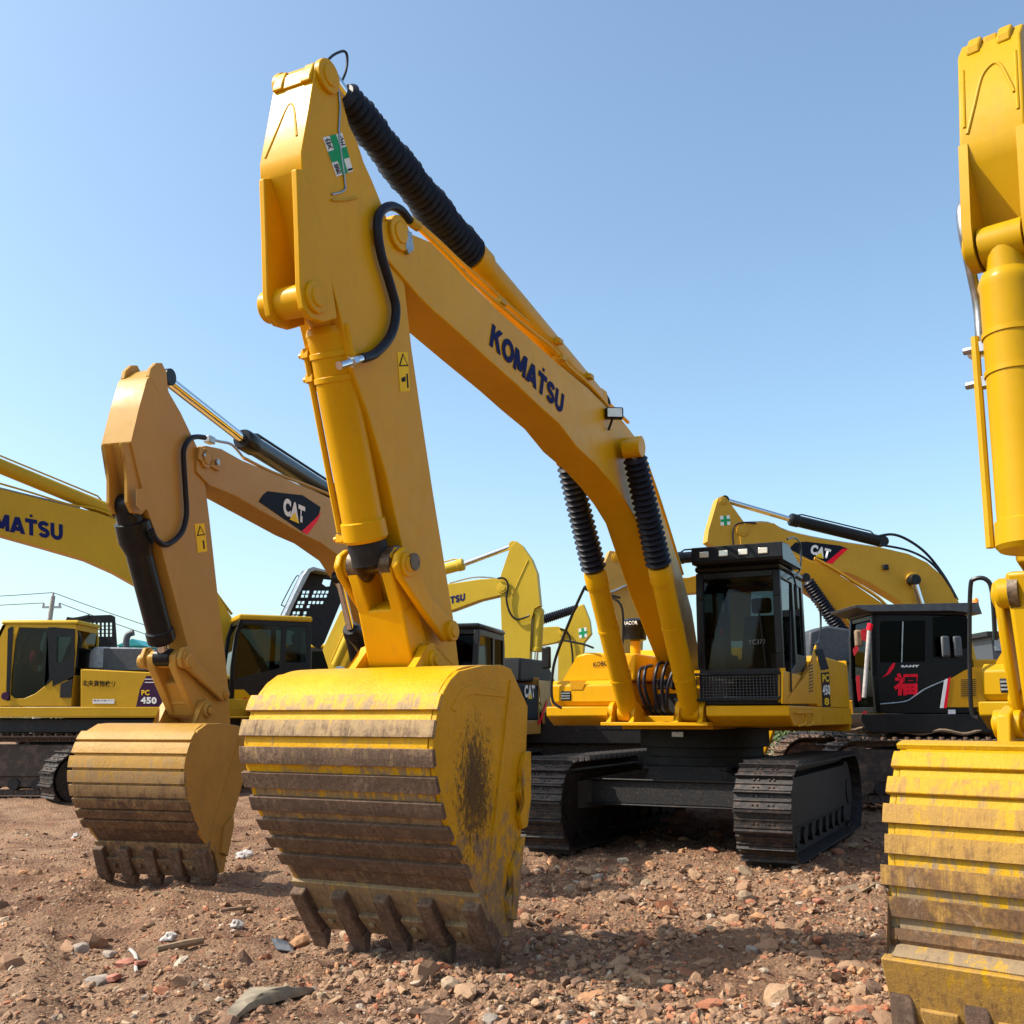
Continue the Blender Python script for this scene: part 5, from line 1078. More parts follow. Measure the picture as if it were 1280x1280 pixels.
# grid guard standing behind the cab
o = D_.S([(103, 772), (110, 770), (140, 769), (144, 771), (147, 812), (104, 812)], -.2); hs = []
for i in range(7):
    for j in range(4):
        x = 107 + i * 5.1; y = 778.5 + j * 4.6; hs.append(D_.S([(x, y), (x + 4.2, y), (x + 4.2, y + 3.8), (x, y + 3.8)], -.2))
b = MB(); b.panel(o, hs, -.2, -.12); gdo = b.build('raised_hood', 'blackm', rt)
hose('hood_bracket', D_.S3([(84, 774), (92, 775), (104, 773), (112, 771)], -.15), .05, 'blackm', gdo, 3, 8)
tl = place(86, 1012, 0, 1.25, -.3, 48, .05)
rt = root('crawler_track', 'dark steel crawler track peeking out at the left behind the tan bucket', 'crawler track', tl)
tracks(rt, 0, .62, -1.6, 1.75, 1.06, 'track')
rt = root('crawler_track', 'black crawler track added as dark filler for the bright gap behind the big excavator', 'crawler track', Mach(1.1, 20.4, 96, .2))
tracks(rt, 0, .62, -2.3, 2.3, 1.25, 'track'); MB().box((-1.7, -1.6, .9), (1.7, .3, 1.5)).build('cross_frame', 'under', rt, .03)  # added track and block, they close a bright gap so it reads dark
rt = root('crawler_track', 'dark rusty crawler track seen between the big bucket and the tool box', 'crawler track', Mach(-2.6, 22.6, 96, .2))
tracks(rt, 0, .62, -2.2, 2.2, 1.2, 'trackr'); MB().box((-1.8, -1.6, 1.0), (1.8, .3, 1.7)).build('cross_frame', 'under', rt, .03)
# ============================================================ E : yellow excavator facing right behind the arm
E_ = Mach(-6.2, 27.0, -78, .2)
rt = root('excavator', "pale yellow excavator behind the tall arm, facing right, with hanging arm and silver rod", 'excavator', E_, group=BG)
undercarriage(rt, 'track', 1.3, .6, 2.3, 1.05)
b = MB(); b.prism([(-2.5, 1.4), (1.6, 1.4), (1.8, 1.7), (-2.5, 1.7)], -1.5, 1.5); b.box((-.8, -.8, 1.0), (.8, .8, 1.4)); b.build('deck', 'yp', rt, .015)
b = MB(); b.prism([(-3.1, 1.6), (-.5, 1.7), (-.5, 2.5), (-3.1, 2.5)], -1.5, 1.5); b.build('engine_hood', 'yp', rt, .04)
cab(rt, .0, 1.6, .45, 1.45, 1.7, 3.3, pillar='black', roof='yp', gl='glassd')
bp_ = E_.S([(403, 812), (425, 765), (440, 747), (470, 738), (520, 736), (560, 730), (600, 724), (620, 723), (630, 727), (634, 737), (630, 743), (600, 750), (565, 763), (510, 775), (475, 788), (456, 805), (445, 835), (415, 850)], -.19)
ap_ = E_.S([(645, 676), (652, 681), (664, 698), (671, 716), (675, 757), (668, 761), (664, 775), (660, 870), (630, 870), (626, 760), (625, 722), (637, 686)], -.17)
bo, ar = gear(rt, E_, .19, .17, 'yp', bp_, ap_, [(E_.S([(628, 735)], -.19)[0], .13, .02)])
q = E_.S3([(534, 762), (581, 750.5), (534, 753)], -.19); heavy('lettering', 'KOMATSU', q[0], q[1], q[2], 'navy', bo, .006)
q = E_.S([(500, 727), (580, 705), (642, 682)], 0); barrel(rt, 'arm_cylinder', q[0], q[1], q[2], .14, 'yp', rr=.07)
q = E_.S([(664, 765), (661, 815), (659, 850)], .0); barrel(rt, 'bucket_cylinder', (q[0][0] + .2, q[0][1]), (q[1][0] + .2, q[1][1]), (q[2][0] + .2, q[2][1]), .13, 'yp')
hose('hose', E_.S3([(622, 723), (630, 723), (635, 731), (633, 748), (637, 765), (645, 774), (656, 772), (662, 769)], -.24), .025, 'black', ar, 5, 8)
hose('oil_pipe', E_.S3([(562, 729), (590, 722), (612, 722), (628, 725)], -.1), .02, 'steel', bo, 3, 8)
hose('reinforcing_rib', E_.S3([(660, 700), (650, 722), (640, 745)], -.175), .012, 'yp', ar, 2, 6)
q = E_.S([(418, 835), (438, 790), (470, 745)], -.35)
for v in (-.35, .35): barrel(rt, 'lift_cylinder', q[0], q[1], q[2], .11, 'yp', v=v, rr=.07)
# ============================================================ F : tan-yellow arm with green cross, facing right
F_ = Mach(-3.6, 33.5, -78, .2)
rt = root('excavator', 'distant pale excavator, arm with green cross standing behind the black handrail', 'excavator', F_, group=BG)
undercarriage(rt, 'track', 1.3, .6, 2.3, 1.05)
b = MB(); b.prism([(-2.5, 1.4), (1.6, 1.4), (1.8, 1.7), (-2.5, 1.7)], -1.5, 1.5); b.box((-.8, -.8, 1.0), (.8, .8, 1.4)); b.build('deck', 'yp', rt, .015)
b = MB(); b.prism([(-3.1, 1.6), (-.5, 1.7), (-.5, 2.5), (-3.1, 2.5)], -1.5, 1.5); b.build('engine_hood', 'blackm', rt, .04)
cab(rt, .0, 1.6, .45, 1.45, 1.7, 3.3, pillar='black', roof='yp', gl='glassd')
bo, ar = gear(rt, F_, .2, .17, 'yp', F_.S([(540, 840), (590, 800), (640, 786), (697, 783), (707, 787), (709, 796), (695, 803), (650, 812), (600, 830), (560, 860)], -.2),
              F_.S([(729, 755), (737, 775), (739, 792), (730, 803), (724, 880), (697, 880), (698, 795), (711, 779), (723, 758)], -.17), [(F_.S([(703, 791)], -.2)[0], .12, .02)])
W = F_.S3([(723, 786), (733, 784), (734, 796), (724, 798)], -.17); safety(ar, W, NYm)
q = F_.S([(640, 783), (680, 774), (727, 759)], 0); barrel(rt, 'arm_cylinder', q[0], q[1], q[2], .14, 'yp', boot='rubber')
hose('hose', F_.S3([(700, 786), (709, 790), (714, 805), (716, 830), (712, 845)], -.24), .03, 'black', ar, 4, 8)
# ============================================================ H : orange-tan boom passing behind the cab
H_ = Mach(8.4, 22.3, 84, .24)
rt = root('excavator', 'orange-tan excavator whose boom passes just behind the middle machine\'s cab', 'excavator', H_, group=BG)
undercarriage(rt, 'track', 1.3, .6, 2.3, 1.05)
b = MB(); b.prism([(-2.5, 1.4), (1.6, 1.4), (1.8, 1.7), (-2.5, 1.7)], -1.5, 1.5); b.box((-.8, -.8, 1.0), (.8, .8, 1.4)); b.build('deck', 'yo', rt, .015)
b = MB(); b.prism([(-3.1, 1.6), (-.5, 1.7), (-.5, 2.5), (-3.1, 2.5)], -1.5, 1.5); b.build('engine_hood', 'dark', rt, .04)
b = MB(); b.prism([(-.1, 1.7), (1.6, 1.7), (1.6, 2.6), (1.2, 2.75), (-.1, 2.75)], .5, 1.45); b.build('cab', 'dark', rt, .04)
MB().prism(H_.S([(1011, 830), (1012, 790), (1035, 782), (1060, 786), (1078, 796), (1082, 830)], 1.0), .2, 1.0).build('hood_cover', 'dark', rt, .04)
bo, ar = gear(rt, H_, .2, .17, 'yo', H_.S([(790, 735), (800, 722), (860, 722), (940, 700), (990, 693), (1029, 706), (1065, 728), (1104, 755), (1135, 795), (1150, 840), (1110, 850), (1085, 800), (1066, 786), (1045, 762), (1010, 738), (940, 735), (860, 742), (800, 748)], .2),
              H_.S([(762, 688), (775, 690), (800, 712), (806, 750), (802, 850), (780, 850), (765, 800), (757, 745), (755, 705)], .17), [(H_.S([(797, 735)], .2)[0], .13, .03)], [(H_.S([(770, 697)], .17)[0], .10, .02)])
for o_ in list(rt.children):
    if o_.name.startswith('arm'): o_.data.materials[0] = MT['yc']
q = H_.S([(990, 672), (880, 699), (775, 694)], 0)
q = H_.S([(940, 690), (845, 698), (775, 696)], 0); barrel(rt, 'arm_cylinder', q[0], q[1], q[2], .12, 'black', rr=.06)
q = H_.S([(1068, 806), (1052, 790), (1006, 722)], .4); 
fr = barrel(rt, 'lift_cylinder', q[0], q[1], q[2], .15, 'black', v=.4, boot='rubber', rr=.06, pipe=False)
for k, v in enumerate((.12, .2, .05)): hose('oil_pipe', H_.S3([(1018, 697 + k), (1040, 709 + k), (1070, 728 + k), (1100, 748 + k), (1125, 775)], v), .022, 'yo', bo, 3, 8)
hose('oil_pipe', H_.S3([(757, 742), (770, 738), (784, 732), (800, 736)], .24), .03, 'steel', ar, 3, 8)
# ============================================================ G : tan excavator beyond, boom with three letter patch
G_ = Mach(11.3, 26.6, 82, .26)
rt = root('excavator', 'tan excavator behind at right, logo patch on its long arched boom', 'excavator', G_, group=BG)
undercarriage(rt, 'track', 1.3, .6, 2.3, 1.05)
b = MB(); b.prism([(-2.5, 1.4), (1.6, 1.4), (1.8, 1.7), (-2.5, 1.7)], -1.5, 1.5); b.box((-.8, -.8, 1.0), (.8, .8, 1.4)); b.build('deck', 'yc', rt, .015)
b = MB(); b.prism([(-3.1, 1.6), (-.5, 1.7), (-.5, 2.5), (-3.1, 2.5)], -1.5, 1.5); b.build('engine_hood', 'dark', rt, .04)
bo, ar = gear(rt, G_, .22, .18, 'yc2', G_.S([(924, 662), (933, 653), (950, 652), (968, 654), (978, 662), (1029, 674), (1100, 684), (1135, 692), (1159, 703), (1177, 719), (1197, 749), (1212, 790), (1222, 830), (1180, 840), (1160, 790), (1128, 753), (1108, 741), (1087, 728), (1063, 717), (1013, 706), (955, 690), (926, 682)], .22),
              G_.S([(896, 628), (898, 622), (903, 620), (908, 622), (912, 628), (922, 642), (931, 654), (940, 700), (938, 800), (912, 800), (900, 720), (894, 684), (884, 677), (886, 662)], .18), [(G_.S([(928, 663)], .22)[0], .15, .03)], [(G_.S([(903, 626)], .18)[0], .10, .02)])
b = MB(); b.cyl(*[(p[0], s_, p[1]) for p, s_ in zip(G_.S([(1142, 724)], .3) * 2, (-.3, .3))], .17, 24); b.build('pin_boss', 'yc2', bo, .01)
logo(bo, G_, [(986, 686), (994, 678), (1008, 677), (1050, 682), (1060, 686), (1039, 704), (1013, 700)], [(1060, 686), (1040, 705), (1032, 703.5), (1053, 686)], [(1012, 692), (1036, 699), (1015, 680)], .22)
q = G_.S([(1102, 677), (987, 649), (905, 625)], 0); barrel(rt, 'arm_cylinder', q[0], q[1], q[2], .15, 'black', rr=.07)
for v in (.4, -.4): q = G_.S([(1165, 800), (1152, 757), (1142, 725)], v); barrel(rt, 'lift_cylinder', q[0], q[1], q[2], .14, 'black', v=v, rr=.09)
hose('hose', G_.S3([(1095, 671), (1115, 668), (1135, 675), (1158, 692), (1180, 720), (1197, 750)], .1), .035, 'rubber', bo, 5, 8)
hose('hose', G_.S3([(1100, 681), (1135, 688), (1162, 702), (1182, 725), (1194, 748)], .2), .03, 'rubber', bo, 5, 8)
hose('hose', G_.S3([(917, 682), (916, 666), (920, 656), (932, 653), (945, 654)], .25), .022, 'rubber', ar, 4, 8)
hose('oil_pipe', G_.S3([(933, 653), (960, 653), (985, 664), (1030, 674), (1095, 684)], .2), .02, 'steel', bo, 3, 8)
W = G_.S3([(900, 645), (912, 644), (913, 656), (901, 657)], .18); safety(ar, W, NY)
b = MB(); c = Vector(G_.S3([(1107, 709)], .3)[0]); b.box(c - Vector((.07, .05, .07)), c + Vector((.07, .05, .07))); b.build('work_lamp', 'black', bo, .02)
# ============================================================ I : black cab machine
I_ = Mach(7.5, 18.4, 88, .24)
rt = root('excavator', 'excavator with glossy black cab carrying a red character on its door', 'excavator', I_, group=BG)
undercarriage(rt, 'trackr', 1.3, .6, 2.5, 1.05)
vI = 1.45
b = MB(); b.prism([(-3.0, 1.12), (1.8, 1.12), (1.9, 1.3), (1.9, 1.42), (-3.0, 1.42)], -1.45, 1.45); b.build('deck', 'black', rt, .012)
zc0 = 1.43; zct = I_.S([(1150, 764)], vI)[0][1]
uf_, ur_ = I_.S([(1088, 800), (1213, 800)], vI); uf_, ur_ = uf_[0], ur_[0]
w1 = I_.S([(1100, 828), (1100, 779), (1102, 777), (1156, 776), (1157, 827)], vI); w2 = I_.S([(1167, 822), (1166, 772), (1209, 770), (1209, 810)], vI)
cI = cab(rt, ur_, uf_, .4, vI, zc0, zct, pillar='blk2', roof='black', gl='glassd', sl=.06, wins=[w1, w2], roofh=.06, split=.42)
flat('window_trim', I_.S3([(1126, 828), (1127.5, 828), (1129, 777), (1127.5, 777)], vI), 'steel', cI, .012, NY)
b = MB(); b.prism([(uf_ + .22, zct + .05), (uf_ + .25, zct + .09), (ur_ - .15, zct + .14), (ur_ - .2, zct - .05), (ur_ + .3, zct + .0), (uf_, zct - .02)], .3, vI + .08); b.build('roof_visor', 'dark', cI, .008)
s_ = flat('lower_panel', I_.S3([(1175, 884), (1180, 853), (1205, 838), (1216, 834), (1260, 834), (1260, 884)], vI), 'yo', cI, .02, NY)
flat('stripe_decal', I_.S3([(1174, 885), (1178.5, 885), (1184, 848), (1179.5, 850)], vI), 'white', cI, .026, NY)
flat('stripe_decal', I_.S3([(1178.5, 885), (1182.5, 885), (1187.5, 846), (1184, 848)], vI), 'red', cI, .026, NY)
for k in range(9): flat('louvre', I_.S3([(1200, 850.5 + k * 2.5), (1219, 849.5 + k * 2.5), (1219, 848.6 + k * 2.5), (1200, 849.6 + k * 2.5)], vI), 'blackm', s_, .024, NY)
q = I_.S3([(1116.5, 869.5), (1146.5, 869), (1117, 841.5)], vI); text('lettering', '福', q[0], q[1], q[2], 'red', cI, .04, .012)
flat('red_sticker', I_.S3([(1102, 847.5), (1108, 842), (1112, 834), (1116, 829), (1119, 829), (1117, 835), (1112, 842)], vI), 'red', cI, .008, NY)
q = I_.S3([(1126, 834.3), (1149, 834), (1126, 831.4)], vI); text('lettering', 'SANY', q[0], q[1], q[2], 'white', cI, .06, .008)
hose('chrome_trim', I_.S3([(1100, 880), (1130, 877), (1142, 871), (1155, 862), (1170, 855), (1180, 851)], vI + .012), .012, 'steel', cI, 4, 6)
flat('side_sticker', I_.S3([(1185, 892.5), (1194, 892.5), (1194, 887), (1185, 887)], 1.45), 'white', rt, .008, NY)
for x in (1182, 1197): b = MB(); c = Vector(I_.S3([(x, 808)], vI + .1)[0]); b.box(c - Vector((.07, .03, .17)), c + Vector((.07, .03, .17))); b.build('side_mirror', 'dark', cI, .03)
b = MB(); q = I_.S3([(1087, 782), (1080, 872)], vI + .05); b.cyl(q[0], q[1], .035, 12); b.build('front_pole', 'bag', cI)
b = MB(); q = I_.S3([(1088, 780), (1086, 788)], vI + .05); b.cyl(q[0], q[1], .045, 12); b.build('red_ribbon', 'red', cI)
b = MB(); c = Vector(I_.S3([(1219.5, 752)], .8)[0]); b.lathe(c + Vector((0, 0, -.05)), c + Vector((0, 0, .06)), [(0, .05), (.7, .05), (1, .03)], 16); b.build('beacon_lamp', 'orange', cI)
for pl_ in ([(1069, 845), (1074, 844), (1075, 862), (1076, 874), (1072, 877), (1070, 862)], [(1075, 788), (1080, 786), (1084, 790), (1082, 802), (1076, 800)], [(1065, 812), (1070, 806), (1073, 812), (1067, 820)], [(1077, 890), (1082, 888), (1084, 896), (1078, 897)]):
    flat('red_ribbon', I_.S3(pl_, vI - .1), 'cloth', rt, .03, NY)
b = MB(); c = Vector(I_.S3([(1073, 798)], vI - .2)[0]); b.box(c - Vector((.06, .05, .14)), c + Vector((.06, .05, .14))); b.build('lamp_housing', 'wood', rt, .03)
b = MB(); b.prism([(-3.0, 1.43), (ur_ - .02, 1.43), (ur_ - .02, 2.3), (-3.0, 2.3)], -1.4, 1.44); b.build('engine_hood', 'yo', rt, .03)
# rusty cable on the track of it
q = [];
rope = MB()
for k in range(3):
    pts = []
    for i in range(40):
        t = i / 39; X = 5.4 + 3.3 * t; pts.append((X, 17.0 + .06 * k + .08 * math.sin(9 * t + k * 2), 1.37 + .03 * math.sin(30 * t + k * 2.1) + .022 * k))
    rope.tube(pts, .028, 6)
tag(rope.build('cable', 'wood', None), 'brown twisted cable lying along the dark crawler track under the black cab', 'cable')
# ============================================================ yard things
def thing_mesh(mb, name, m, label, cat, group=None, bev=0): o = mb.build(name, m, None, bev); return tag(o, label, cat, group)
def chunk(mb, c, s, seed):
    r = random.Random(seed); bm = bmesh.new(); bmesh.ops.create_icosphere(bm, subdivisions=2, radius=1)
    rot = Matrix.Rotation(r.random() * 6, 4, 'Z') @ Matrix.Rotation(r.uniform(-.3, .3), 4, 'X')
    for v in bm.verts:
        p = Vector([max(-.72, min(.72, q)) for q in v.co]) * 1.3
        p = Vector((p.x * s[0], p.y * s[1], p.z * s[2])) * (1 + .18 * noise.noise(v.co * 2 + Vector((seed, 0, 0)))); v.co = rot @ p + Vector(c)
    me = bpy.data.meshes.new('t'); bm.to_mesh(me); bm.free(); mb.bm.from_mesh(me); bpy.data.meshes.remove(me); return mb
def gp(px, py, dz=0): x, y = gpt(px, py, 0); x, y = gpt(px, py, ground_z(x, y)); return Vector((x, y, ground_z(x, y) + dz))
# loose yellow bucket behind the main machine
Kb = Mach(3.9, 20.5, 20, .2)
rt = root('excavator_bucket', 'bright yellow steel part standing behind the black swing ring of the big excavator', 'bucket', Kb)
pq = Kb.Fr([(927, 947), (932, 922), (940, 921), (943, 905), (970, 903), (962, 925), (953, 947)], 0)
MB().prism(pq, -.5, 0, 'x').build('shell', 'yk', rt, .02)
MB().prism(Kb.Fr([(925, 950), (956, 950), (956, 947), (925, 947)], .02), -.5, .03, 'x').build('cutting_edge', 'yk', rt, .01)
# slab / plank / scraps
def slab(px, thick, m, label, cat, name, bend=.05, zoff=.03):
    P = [gp(*p) for p in px]; c = sum(P, Vector()) / len(P)
    bm = bmesh.new(); n = len(P); N_ = 5; rings = []
    top = []; 
    for k in range(N_ + 1):
        f = 1 - k / N_
        rings.append([bm.verts.new(c + (p - c) * f + Vector((0, 0, zoff + thick + bend * (1 - f * f) + .012 * noise.noise(p * 7 + Vector((k, 0, 0)))))) for p in P] if k < N_ else [bm.verts.new(c + Vector((0, 0, zoff + thick + bend)))])
    low = [bm.verts.new(p + Vector((0, 0, zoff))) for p in P]
    for a, b_ in zip(rings, rings[1:]):
        for i in range(n):
            if len(b_) == 1: bm.faces.new((a[i], a[(i + 1) % n], b_[0]))
            else: bm.faces.new((a[i], a[(i + 1) % n], b_[(i + 1) % n], b_[i]))
    for i in range(n): bm.faces.new((low[i], low[(i + 1) % n], rings[0][(i + 1) % n], rings[0][i]))
    bm.faces.new(low[::-1]); mb = MB(); mb.bm.free(); mb.bm = bm
    return thing_mesh(mb, name, m, label, cat)
slab([(283, 1277), (300, 1252), (312, 1240), (345, 1235), (392, 1237), (388, 1243), (350, 1252), (315, 1270), (292, 1282)], .015, 'sheet', 'grey dusty sheet of board lying on the rubble at the bottom left', 'sheet', 'board_sheet', .035, .012)
slab([(1050, 1119), (1080, 1113), (1112, 1108), (1122, 1111), (1095, 1118), (1060, 1123)], .03, 'wood', 'flat weathered wood plank on the rubble left of the nearest bucket', 'plank', 'wood_plank', .01, .01)
slab([(338, 1182), (352, 1180), (368, 1184), (366, 1193), (345, 1191)], .01, 'dark', 'bent dark grey scrap plate in front of the left tooth of the big bucket', 'scrap plate', 'scrap_plate', .02, .01)
def stick(a, b_, r, label, name='wood_stick', m='wood'):
    A_, B_ = gp(*a, r * .7), gp(*b_, r * .9); mb = MB(); n = 6
    mb.tube([A_.lerp(B_, i / n) + Vector((.012 * math.sin(5 * i / n), .02 * math.sin(4 * i / n), 0)) for i in range(n + 1)], [r * (1 - .2 * abs(i - 3) / 3) for i in range(n + 1)], 7)
    return thing_mesh(mb, name, m, label, 'stick')
stick((195, 1192), (256, 1183), .03, 'dark thick wood stick lying left of the big bucket')
stick((162, 1194), (174, 1217), .014, 'short pale stick propped on the red bricks', m='concrete')
stick((192, 1121), (232, 1117), .02, 'thin stick lying in front of the tan bucket')
stick((1010, 1143), (1056, 1144), .022, 'thin wood stick on the rubble below the crawler track')
stick((275, 1141), (325, 1136), .016, 'slender twig on the soil between the two buckets')
for i, (x, y, s, lb) in enumerate(((157, 1213, .07, 'largest broken red brick in the lower left'), (142, 1226, .05, 'broken red brick in front of the largest one'), (176, 1206, .04, 'small red brick piece beside the pale stick'), (800, 1118, .035, 'bright orange brick piece between bucket and crawler track'), (1022, 1123, .045, 'orange-red brick piece left of the wood plank'), (970, 1160, .04, 'red brick piece in the middle of the right rubble'))):
    c = gp(x, y, s * .4); mb = MB(); chunk(mb, c, (s, s * .8, s * .45), i + 3); thing_mesh(mb, 'brick_piece', 'brick', lb, 'brick', 'broken bricks in the rubble')
for i, (x, y, s, lb) in enumerate(((100, 1194, .06, 'rounded tan stone left of the red bricks'), (122, 1230, .075, 'grey-brown stone beside the red bricks'), (137, 1197, .045, 'grey stone above the red bricks'), (612, 1272, .05, 'pale stone at the bottom under the big bucket'), (748, 1100, .06, 'light grey stone right of the big bucket'), (722, 1107, .05, 'whitish stone next to the big bucket side'), (940, 1188, .05, 'white chip of stone at the shadow edge'))):
    c = gp(x, y, s * .3); mb = MB(); chunk(mb, c, (s, s * .85, s * .6), i + 20); thing_mesh(mb, 'stone', 'stonegrey', lb, 'stone', 'larger stones lying in the rubble')
def bagthing(x, y, s, lb, seed, m='bag'):
    c = gp(x, y, s * .5); bm = bmesh.new(); bmesh.ops.create_icosphere(bm, subdivisions=3, radius=s)
    for v in bm.verts: v.co = c + Vector((v.co.x * 1.1, v.co.y, v.co.z * .8)) * (1 + .7 * noise.noise(v.co * 9 / s * .12 + Vector((seed, 1, 0))) + .3 * noise.noise(v.co * 25 / s * .12))
    mb = MB(); mb.bm.free(); mb.bm = bm; return thing_mesh(mb, 'plastic_bag', m, lb, 'bag', 'white plastic scraps on the ground')
bagthing(305, 1075, .075, 'crumpled white plastic bag standing between the two buckets', 1)
bagthing(296, 1162, .045, 'white plastic scrap beside the left tooth of the big bucket', 4)
bagthing(212, 1175, .045, 'greyish white plastic scrap left of the dark stick', 8)
bagthing(95, 1047, .05, 'white scrap on the ground left of the tan bucket', 11)
# power pole with cross arm and wires
px_, py_ = -640 + 64, 60
pr_ = root('power_pole', 'thin concrete power pole with cross arm above the leftmost cab', 'power pole', loc=(-27.1, 60, 0))
zp = lambda y, d=60: H + (d * math.tan(PT + math.atan((640 - y) / F)))
b = MB(); b.tube([(-.35, 0, 0), (.12, 0, zp(745))], [.2, .13], 12); b.build('pole', 'concrete', pr_)
b = MB(); b.box((-.45, -.06, zp(759) - .06), (.65, .06, zp(759) + .06)); b.build('cross_arm', 'steel', pr_)
for x in (-.4, .55, .12): b = MB(); b.cyl((x, 0, zp(759) if x != .12 else zp(746)), (x, 0, (zp(759) if x != .12 else zp(746)) + .25), .06, 8); b.build('insulator', 'concrete', pr_)
def wire(a, b_, sag, lb):
    A_, B_ = Vector(a), Vector(b_); pts = [A_.lerp(B_, t / 14) - Vector((0, 0, sag * 4 * (t / 14) * (1 - t / 14))) for t in range(15)]
    mb = MB(); mb.tube(pts, .022, 5); thing_mesh(mb, 'power_line', 'blackm', lb, 'power line')
wire((-60, 62, zp(738) + .8), (-27, 60, zp(746) + .25), .8, 'top overhead wire running left from the pole')
wire((-27, 60, zp(746) + .25), (-9, 75, 3.6), .5, 'top overhead wire running right from the pole')
wire((-60, 62, zp(752) + .7), (-27.5, 60, zp(759) + .25), .6, 'lower overhead wire running left from the pole arm')
wire((-26.6, 60, zp(759) + .25), (-9, 75, 2.9), .5, 'lower overhead wire running right from the pole arm')
# far teal shed, dark shed, bushes
rt = root('shed', 'teal green sheet metal shed far behind the leftmost cab', 'shed', loc=(-16.3, 45, 0))
MB().prism([(-.5, 0), (.5, 0), (.5, 4.6), (-.5, 4.6)], -1, 1).build('wall', 'teal', rt)
MB().prism([(-.6, 4.6), (.6, 4.6), (.1, 4.9)], -1.1, 1.1).build('roof', 'teal', rt)
rt = root('shed', 'dark grey shed seen between the black cab and the right excavator', 'shed', loc=(23.5, 46, 0))
MB().box((-3, -2, 0), (3, 2, 5.0)).build('wall', 'dark', rt)
b = MB()
for i in range(10): b.box((-2.9 + i * .6, -2.05, 4.4), (-2.5 + i * .6, -2.0, 4.9))
b.build('window_band', 'silverblue', rt); MB().box((-3.3, -2.3, 5.0), (3.3, 2.3, 5.2)).build('roof', 'blackm', rt)
m, nt, b_ = newmat('leaf'); v = mapped(nt); f = noise_(nt, v, 1.5, 4, .7)
nt.links.new(mix(nt, ramp(nt, f, [(.35, gray(0)), (.65, gray(1))]), (.035, .07, .02), (.11, .15, .045)), b_.inputs['Base Color']); b_.inputs['Roughness'].default_value = .7; MT['leaf'] = m
bm = bmesh.new(); rr = random.Random(5)
for k in range(26000):
    t = rr.random(); x = -70 + 150 * t; y = 62 + 10 * noise.noise(Vector((x * .05, 0, 0))) + rr.uniform(0, 5); hmax = 1.9 + 1.6 * noise.noise(Vector((x * .22, 5, 0))) + .8 * noise.noise(Vector((x * .9, 3, 0)))
    c = Vector((x, y, .2 + hmax * rr.random() ** .7)); s_ = rr.uniform(.12, .3)
    u = Vector((rr.gauss(0, 1), rr.gauss(0, 1), rr.gauss(0, 1))).normalized(); w_ = u.cross(Vector((rr.gauss(0, 1), rr.gauss(0, 1), rr.gauss(0, 1)))).normalized()
    bm.faces.new([bm.verts.new(c + u * s_), bm.verts.new(c + w_ * s_ * .7), bm.verts.new(c - u * s_), bm.verts.new(c - w_ * s_ * .7)])
me = bpy.data.meshes.new('far_bushes'); bm.to_mesh(me); bm.free(); fb = link('far_bushes', me, 'leaf'); fb['kind'] = 'stuff'
def bush(x, y, r, h, lb, seed):
    rr = random.Random(seed); rt = root('bush', lb, 'bush', loc=(x, y, ground_z(x, y)), group='bushes at the back of the yard')
    b = MB()
    for k in range(6): a = rr.random() * 6.28; b.tube([(0, 0, 0), (r * .4 * math.cos(a), r * .4 * math.sin(a), h * .5), (r * .7 * math.cos(a), r * .7 * math.sin(a), h * .85)], [.04, .025, .01], 5)
    b.build('trunk', 'wood', rt); bm = bmesh.new()
    for k in range(2600):
        a = rr.random() * 6.28; t = rr.random() ** .5; z = rr.random(); R = r * t * (1 - .5 * z * z) * (.75 + .5 * noise.noise(Vector((math.cos(a) * 2, math.sin(a) * 2, z * 3 + seed))))
        c = Vector((R * math.cos(a), R * math.sin(a), h * (.08 + .92 * z * (.8 + .4 * noise.noise(Vector((a, z, seed))))))); s = rr.uniform(.04, .09)
        u = Vector((rr.gauss(0, 1), rr.gauss(0, 1), rr.gauss(0, 1))).normalized(); w_ = u.cross(Vector((rr.gauss(0, 1), rr.gauss(0, 1), rr.gauss(0, 1)))).normalized()
        bm.faces.new([bm.verts.new(c + u * s), bm.verts.new(c + w_ * s * .6), bm.verts.new(c - u * s), bm.verts.new(c - w_ * s * .6)])
    mb = MB(); mb.bm.free(); mb.bm = bm
    me = bpy.data.meshes.new('foliage'); bm.to_mesh(me); bm.free(); link('foliage', me, 'leaf', rt)
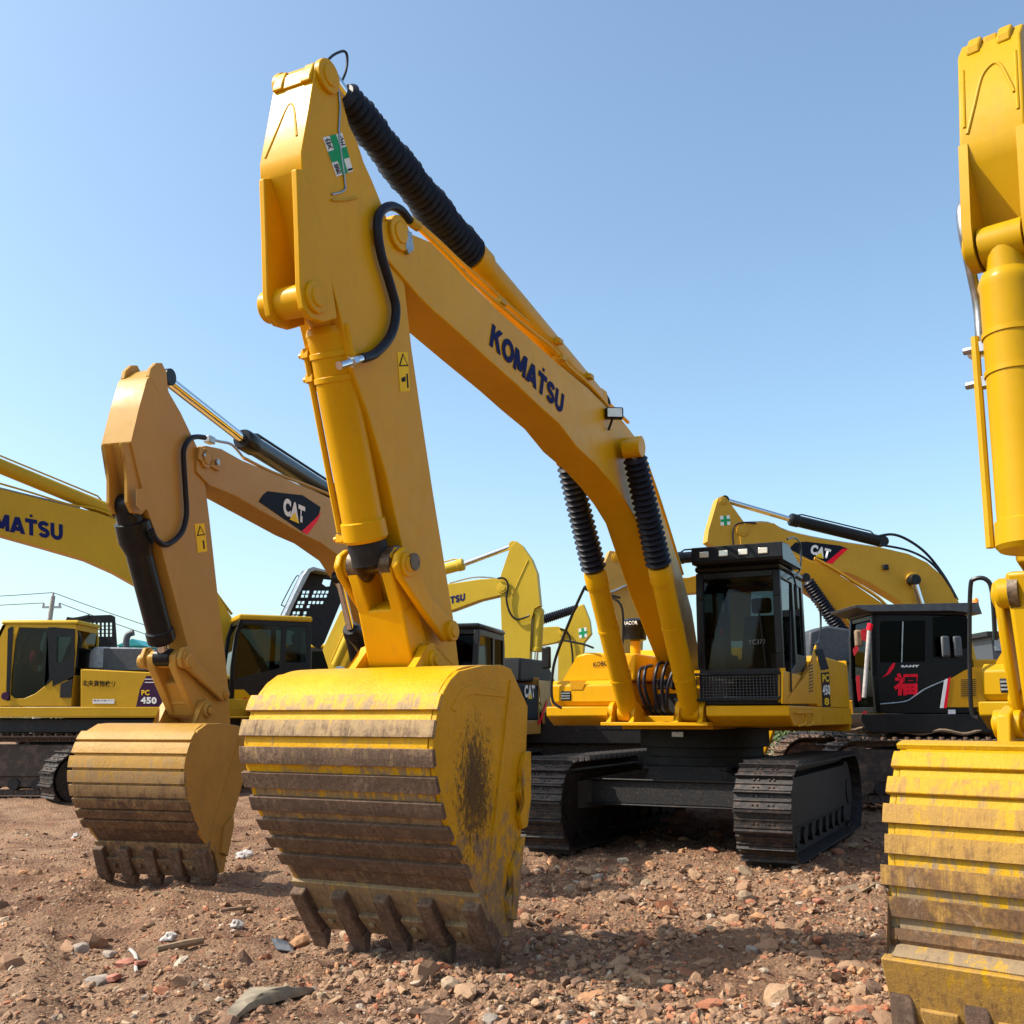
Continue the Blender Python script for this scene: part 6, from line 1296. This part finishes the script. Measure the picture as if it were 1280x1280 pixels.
for i, (px_, d, r, h, lb) in enumerate(((1000, 30, 1.6, 1.9, 'green bush seen under the deck right of the swing ring'), (1040, 33, 1.8, 1.8, 'green bush behind the crawler track at right'), (790, 34, 1.5, 1.6, 'green bush seen under the deck left of the swing ring'), (480, 40, 2.2, 1.8, 'bush far behind the big yellow bucket'), (150, 42, 2.5, 1.5, 'bush under the leftmost yellow machine'))):
    bush((px_ - 640) / F * d, d, r, h, lb, i)
# ============================================================ light, sky, camera
SUN_AZ = Vector((-.985, -.13)); SUN_EL = 46.0
sd = Vector((SUN_AZ.x, SUN_AZ.y, 0)).normalized() * math.cos(math.radians(SUN_EL)); sd.z = math.sin(math.radians(SUN_EL))
L = bpy.data.lights.new('sun', 'SUN'); L.energy = 4.15; L.angle = math.radians(.5); L.color = (1, .92, .79)
lo = bpy.data.objects.new('sun', L); col.objects.link(lo); lo.rotation_euler = sd.to_track_quat('Z', 'Y').to_euler()
w = bpy.data.worlds.new('World'); scn.world = w; w.use_nodes = True; nt = w.node_tree; bg = nt.nodes['Background']
sk = nt.nodes.new('ShaderNodeTexSky'); sk.sky_type = 'NISHITA'; sk.sun_disc = False; sk.sun_elevation = math.radians(SUN_EL)
sk.sun_rotation = math.atan2(SUN_AZ.x, SUN_AZ.y); sk.air_density = 1.0; sk.dust_density = 2.2; sk.ozone_density = 1.0; sk.altitude = 0
tn = nt.nodes.new('ShaderNodeMix'); tn.data_type = 'RGBA'; tn.blend_type = 'MULTIPLY'; tn.inputs[0].default_value = 1; tn.inputs[7].default_value = (.93, 1.03, 1.0, 1)
nt.links.new(sk.outputs[0], tn.inputs[6]); nt.links.new(tn.outputs[2], bg.inputs[0]); bg.inputs[1].default_value = .15
ca = bpy.data.cameras.new('camera'); co = bpy.data.objects.new('camera', ca); col.objects.link(co); scn.camera = co
ca.sensor_width = 36; ca.lens = 36 * F / 1280; ca.clip_end = 5000; ca.clip_start = .1
co.location = (0, 0, H); co.rotation_euler = (math.pi / 2 + PT, 0, 0)
scn.view_settings.view_transform = 'Standard'; scn.view_settings.look = 'None'; scn.view_settings.exposure = 0.76; scn.view_settings.gamma = 1
scn.cycles.max_bounces = 6; scn.cycles.transparent_max_bounces = 12
